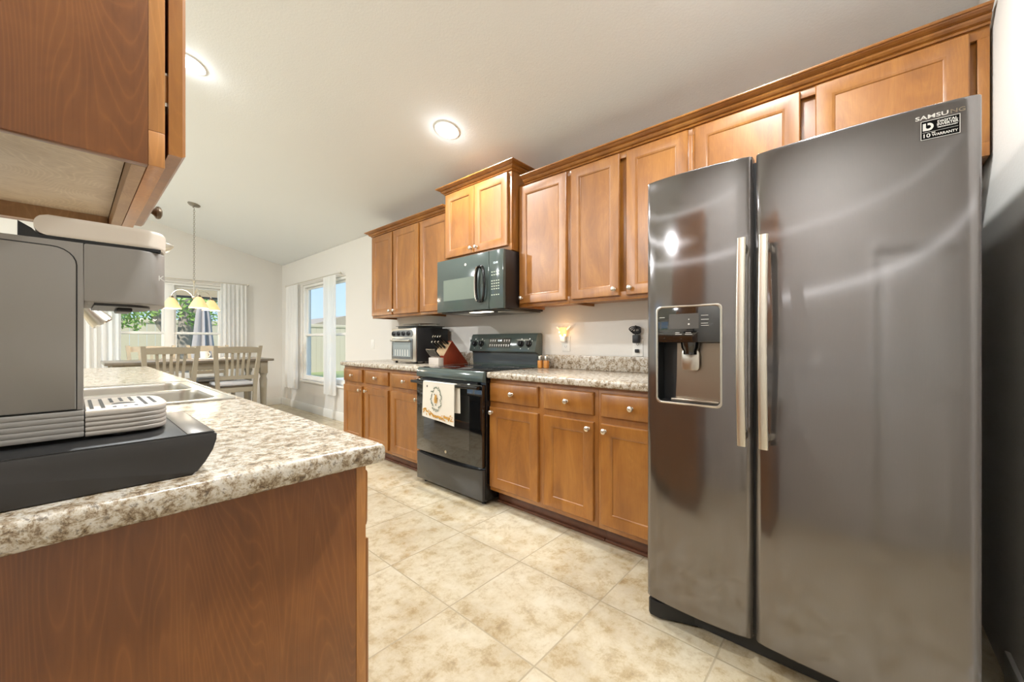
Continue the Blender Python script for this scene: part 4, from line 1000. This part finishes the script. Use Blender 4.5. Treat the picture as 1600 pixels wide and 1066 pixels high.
def make_chair():
    t = thing('dining_chair', (0, 0, 0), 'x', 'chair', 'counter-height dining chairs')
    SZ = .585
    def post(s): return [(s * .178, .01, 0), (s * .182, .012, .30), (s * .190, 0, SZ), (s * .205, -.02, .80), (s * .226, -.075, 1.07)]
    for s in (-1, 1):
        p = post(s); b = B(); b.rings([[(x + dx * .020, y + dy * .020, z) for dx, dy in ((-1, -1), (1, -1), (1, 1), (-1, 1))] for x, y, z in p]); b.build('back_post', CHAIR_PAINT, t, local=True)
        b = B(); b.rings([[(s * .195 + dx * w, .40 + dy * w, z) for dx, dy in ((-1, -1), (1, -1), (1, 1), (-1, 1))] for z, w in ((0, .015), (.50, .021), (SZ - .05, .021))]); b.build('front_leg', CHAIR_PAINT, t, local=True)
    def yb(z): return -.02 - .055 * (z - .80) / .27 if z > .8 else -.02 * (z - SZ) / (.8 - SZ)
    b = B(); n = 10; top = []; 
    ring = []
    for k in range(n + 1):
        x = -.205 + .41 * k / n; c = .018 * (1 - (x / .205) ** 2); y = yb(1.02) - c * .9
        ring.append([(x, y - .011, .985), (x, y + .011, .985), (x, y - .008, 1.050 + c * .6), (x, y - .026, 1.050 + c * .6)])
    b.rings(ring); b.build('top_rail', CHAIR_PAINT, t, local=True)
    b = B(); b.rings([[(x, yb(.70) - .010, .665), (x, yb(.70) + .010, .665), (x, yb(.70) + .010, .71), (x, yb(.70) - .010, .71)] for x in (-.185, .185)]); b.build('lower_rail', CHAIR_PAINT, t, local=True)
    for k in range(5):
        x0 = -.105 + .0525 * k; x1 = -.118 + .059 * k
        b = B(); b.rings([[(x + dx * .013, y + dy * .006, z) for dx, dy in ((-1, -1), (1, -1), (1, 1), (-1, 1))] for x, y, z in ((x0, yb(.70), .70), (x0, yb(.80) - .004, .80), (x1, yb(1.0) - .008, .995))]); b.build('slat', CHAIR_PAINT, t, local=True)
    b = B(); b.box(-.20, .20, -.005, .42, SZ - .075, SZ - .02, .004); b.build('seat_frame', CHAIR_PAINT, t, local=True)
    b = B(); b.box(-.21, .21, .022, .435, SZ - .02, SZ + .0, .006); b.build('seat', SEAT_DARK, t, local=True)
    b = B(); b.box(-.195, .195, .03, .42, SZ, SZ + .04, .016, seg=3); b.build('cushion', CHAIR_SEAT, t, local=True)
    b = B(); b.box(-.185, .185, .005, .02, .20, .23); b.box(-.185, .185, .395, .41, .14, .17)
    for s in (-1, 1): b.box(s * .188 - .008, s * .188 + .008, .01, .40, .17, .20)
    b.build('stretcher', CHAIR_PAINT, t, local=True)
    return t
ch = make_chair(); del ch['group']
ch.location = (.715, 5.62, 0); ch['label'] = 'cream slat-back dining chair on the near side of the table, nearer the coffee machine'
dup(ch, (1.325, 5.62, 0), 'cream slat-back dining chair on the near side of the table, toward the right wall')
dup(ch, (.70, 6.93, 0), 'cream slat-back dining chair on the window side of the table, at left', rotz=math.pi)
dup(ch, (1.30, 6.93, 0), 'cream slat-back dining chair on the window side of the table, under the blue parasol', rotz=math.pi)
t = tag(B().box(1.02, 1.42, 6.12, 6.42, TZ0 + .0005, TZ0 + .012, .004).build('serving_tray', plain('white_tray', sr(225, 220, 212), .4)), 'pale serving tray in the middle of the dining table', 'tray')
def cup(x, y, label, first=[None]):
    if first[0] is None:
        t = thing('mug', (0, 0, 0), label, 'mug'); B().lathe([(.030, 0), (.038, .004), (.041, .088), (.038, .088), (.035, .008), (.001, .007)], I4, 20).build('body', WHITE, t, local=True)
        B().tube([(.039 + .022 * math.sin(R(a)), 0, .045 + .026 * math.cos(R(a))) for a in range(0, 181, 20)], .005, 8).build('handle', WHITE, t, local=True); first[0] = t
    else: t = dup(first[0], (0, 0, 0), label)
    t.location = (x, y, TZ0 + .0125)
cup(1.12, 6.24, 'white mug on the serving tray, left one'); cup(1.26, 6.28, 'white mug on the serving tray, right one')
# chandelier
CX, CYY = 1.02, 6.24; cz = ceil_z(CX)
CHD = thing('chandelier', (CX, CYY, cz), 'brushed nickel chandelier with three lit bell shades over the dining table', 'chandelier')
B().lathe([(.066, 0), (.066, -.008), (.05, -.022), (.012, -.03), (.008, -.045)], Matrix.Translation((CX, CYY, cz)) @ Matrix.Rotation(math.atan(SL), 4, 'Y'), 24).build('canopy', LAMP_METAL, CHD)
b = B(); z = cz - .05; k = 0
while z > 1.885:
    pts = [((.008 * math.sin(a)) * (k % 2), (.008 * math.sin(a)) * (1 - k % 2), z - .013 + .0165 * math.cos(a)) for a in [2 * math.pi * i / 10 for i in range(10)]]
    b.tube([(CX + p[0], CYY + p[1], p[2]) for p in pts], .0024, 5, closed=True); z -= .026; k += 1
b.build('chain', LAMP_METAL, CHD)
b = B(); b.lathe([(.002, 1.895), (.014, 1.885), (.018, 1.872), (.010, 1.858), (.007, 1.85), (.007, 1.70), (.022, 1.69), (.026, 1.672), (.014, 1.655), (.004, 1.64)], Matrix.Translation((CX, CYY, 0)), 18); b.build('stem', NICKEL, CHD)
SHADE = N('alabaster_glass'); SHADE.set(Base_Color=sr(244, 208, 150), Roughness=.4, Emission_Color=(1, .66, .30, 1), Emission_Strength=.42); SHADE = SHADE.m
rv = Vector((.6646, -.747, 0)); fv = Vector((.747, .6646, 0))
for a in (200, 80, 320):
    d = rv * math.cos(R(a)) + fv * math.sin(R(a)); c = Vector((CX, CYY, 0))
    pts = [c + d * r + Vector((0, 0, z)) for r, z in ((.012, 1.675), (.035, 1.715), (.075, 1.752), (.125, 1.768), (.175, 1.758), (.212, 1.728), (.228, 1.69), (.230, 1.668))]
    ar = B().tube(pts, .007, 8).build('arm', NICKEL, CHD)
    e = c + d * .230
    B().lathe([(.016, 1.685), (.022, 1.668), (.022, 1.652)], Matrix.Translation(e), 14).build('socket', BRONZE, ar)
    B().lathe([(.026, 1.662), (.044, 1.640), (.066, 1.600), (.090, 1.552), (.101, 1.530), (.097, 1.530), (.086, 1.552), (.062, 1.598), (.040, 1.636), (.024, 1.656)], Matrix.Translation(e), 24, False).build('shade', SHADE, CHD)
    B().sphere(e + Vector((0, 0, 1.585)), .028).build('bulb', emit('bulb_glow', (1, .86, .62, 1), 7), CHD)
    pl_ = bpy.data.lights.new('bulb_lamp', 'POINT'); pl_.energy = 7; pl_.color = (1, .87, .70); pl_.shadow_soft_size = .03; po = bpy.data.objects.new('bulb_lamp', pl_); COL.objects.link(po); po.location = e + Vector((0, 0, 1.535))

# ------------------------------------------------------------------ outdoors beyond the windows
GRASS = wall_mat('lawn', sr(150, 160, 105), .6); PATIO = wall_mat('patio_concrete', sr(205, 198, 184), .2)
b = B(); b.box(-30, 40, -20, 60, -.30, -.16); struct(b, 'ground', GRASS)
b = B(); b.box(-4, 9, BY + .15, 12.5, -.16, -.04); struct(b, 'patio', PATIO)
t = thing('garden_fence', (6, 17.0, -.16), 'pale beige garden fence beyond the windows', 'fence')
FEN = plain('beige_vinyl', sr(206, 194, 168), .6, var=.04)
b = B()
for k in range(150): b.box(-8 + .2 * k, -8 + .2 * k + .194, 17.0, 17.02, -.16, 1.80)
b.build('board', FEN, t)
b = B(); b.box(-8, 22, 16.97, 17.0, 1.72, 1.85, .01); b.build('rail', FEN, t)
t = thing('neighbor_house', (21, 49, -.16), 'white house with a tan roof beyond the fence in the right window', 'house')
B().box(17.0, 25.5, 45, 53, -.16, 2.75).build('wall', plain('stucco', sr(240, 236, 228), .7), t)
B().prism([(16.4, 2.7), (26, 2.7), (21, 4.1)], 9, frame((0, 53.5, 0), (1, 0, 0), (0, 0, 1), (0, -1, 0))).build('roof', plain('roof_tile', sr(176, 160, 140), .8), t)
b = B(); b.box(18.4, 19.8, 44.97, 45.01, 1.9, 2.5); b.build('window', plain('dark_pane', sr(120, 130, 138), .2), t)
t = thing('porch_beam', (1.2, 10.5, 2.0), 'tan porch beam seen through the top of the dining window', 'beam')
TANB = plain('tan_stucco', sr(186, 166, 134), .8)
B().box(-4.5, 2.55, 10.42, 10.56, 2.07, 2.55).build('beam', TANB, t)
b = B(); b.box(-4.5, 2.58, 10.40, 10.58, 2.035, 2.07); b.build('fascia_strip', GREY_DARK, t)
b = B(); b.box(2.40, 2.55, 10.42, 10.56, -.04, 2.035); b.build('post', plain('pale_post', sr(214, 216, 212), .6), t)
# closed parasol
t = thing('patio_umbrella', (1.69, 9.5, -.04), 'closed blue-grey patio umbrella outside the dining window', 'umbrella')
b = B(); rg = []
for z, r in ((1.86, .02), (1.80, .07), (1.60, .095), (1.30, .115), (1.00, .14), (.80, .155)):
    rg.append([(1.69 + r * (1 + .28 * math.cos(8 * a)) * math.cos(a), 9.5 + r * (1 + .28 * math.cos(8 * a)) * math.sin(a), z) for a in [2 * math.pi * k / 48 for k in range(48)]])
b.rings(rg); b.build('canopy', plain('slate_blue_fabric', sr(168, 164, 162), .8), t)
B().cyl((1.69, 9.5, -.04), (1.69, 9.5, 1.92), .02).build('pole', WHITE, t)
B().lathe([(.25, -.04), (.25, .0), (.05, .04)], Matrix.Translation((1.69, 9.5, 0)), 24).build('base', GREY_DARK, t)
# tree
t = thing('shade_tree', (1.95, 13.2, -.16), 'green leafy tree with a pale trunk outside the dining window', 'tree')
BARK = plain('pale_bark', sr(150, 142, 130), .9)
b = B(); b.tube([(1.95, 13.2, -.16), (1.95, 13.2, .6), (1.98, 13.2, 1.2), (2.02, 13.2, 1.8), (2.0, 13.2, 2.6)], [.24, .19, .18, .17, .10], 12)
b.tube([(1.96, 13.2, 1.05), (1.70, 13.2, 1.22), (1.5, 13.2, 1.55), (1.3, 13.2, 2.1), (1.0, 13.2, 2.6)], [.12, .11, .10, .09, .06], 10)
b.tube([(2.0, 13.2, 1.7), (2.4, 13.1, 2.1), (2.9, 13.1, 2.5)], [.11, .09, .05], 10); b.build('trunk', BARK, t)
rnd = random.Random(11); b = B()
for k in range(5200):
    a = rnd.uniform(0, 2 * math.pi); r = math.sqrt(rnd.random()) * 2.7; x = 1.7 + r * math.cos(a); y = 13.2 + .8 * r * math.sin(a) * .7
    lo = 1.72 + .22 * math.sin(x * 5.1) + .16 * math.sin(x * 11 + y * 3); z = lo + abs(rnd.gauss(0, .75))
    s = rnd.uniform(.035, .075); u = Vector((rnd.gauss(0, 1), rnd.gauss(0, 1), rnd.gauss(0, 1))).normalized(); v = u.orthogonal().normalized(); c = Vector((x, y, z))
    b.quad((c - u * s, c + v * s * .5, c + u * s, c - v * s * .5))
LEAF = N('leaf_green'); LEAF.set(Base_Color=LEAF.ramp(LEAF.noise(LEAF.coords(rand=False), 3, 3), [(.3, sr(112, 144, 66)), (.7, sr(160, 188, 100))]), Roughness=.6, Subsurface_Weight=.0); LEAF = LEAF.m
b.build('foliage', LEAF, t)
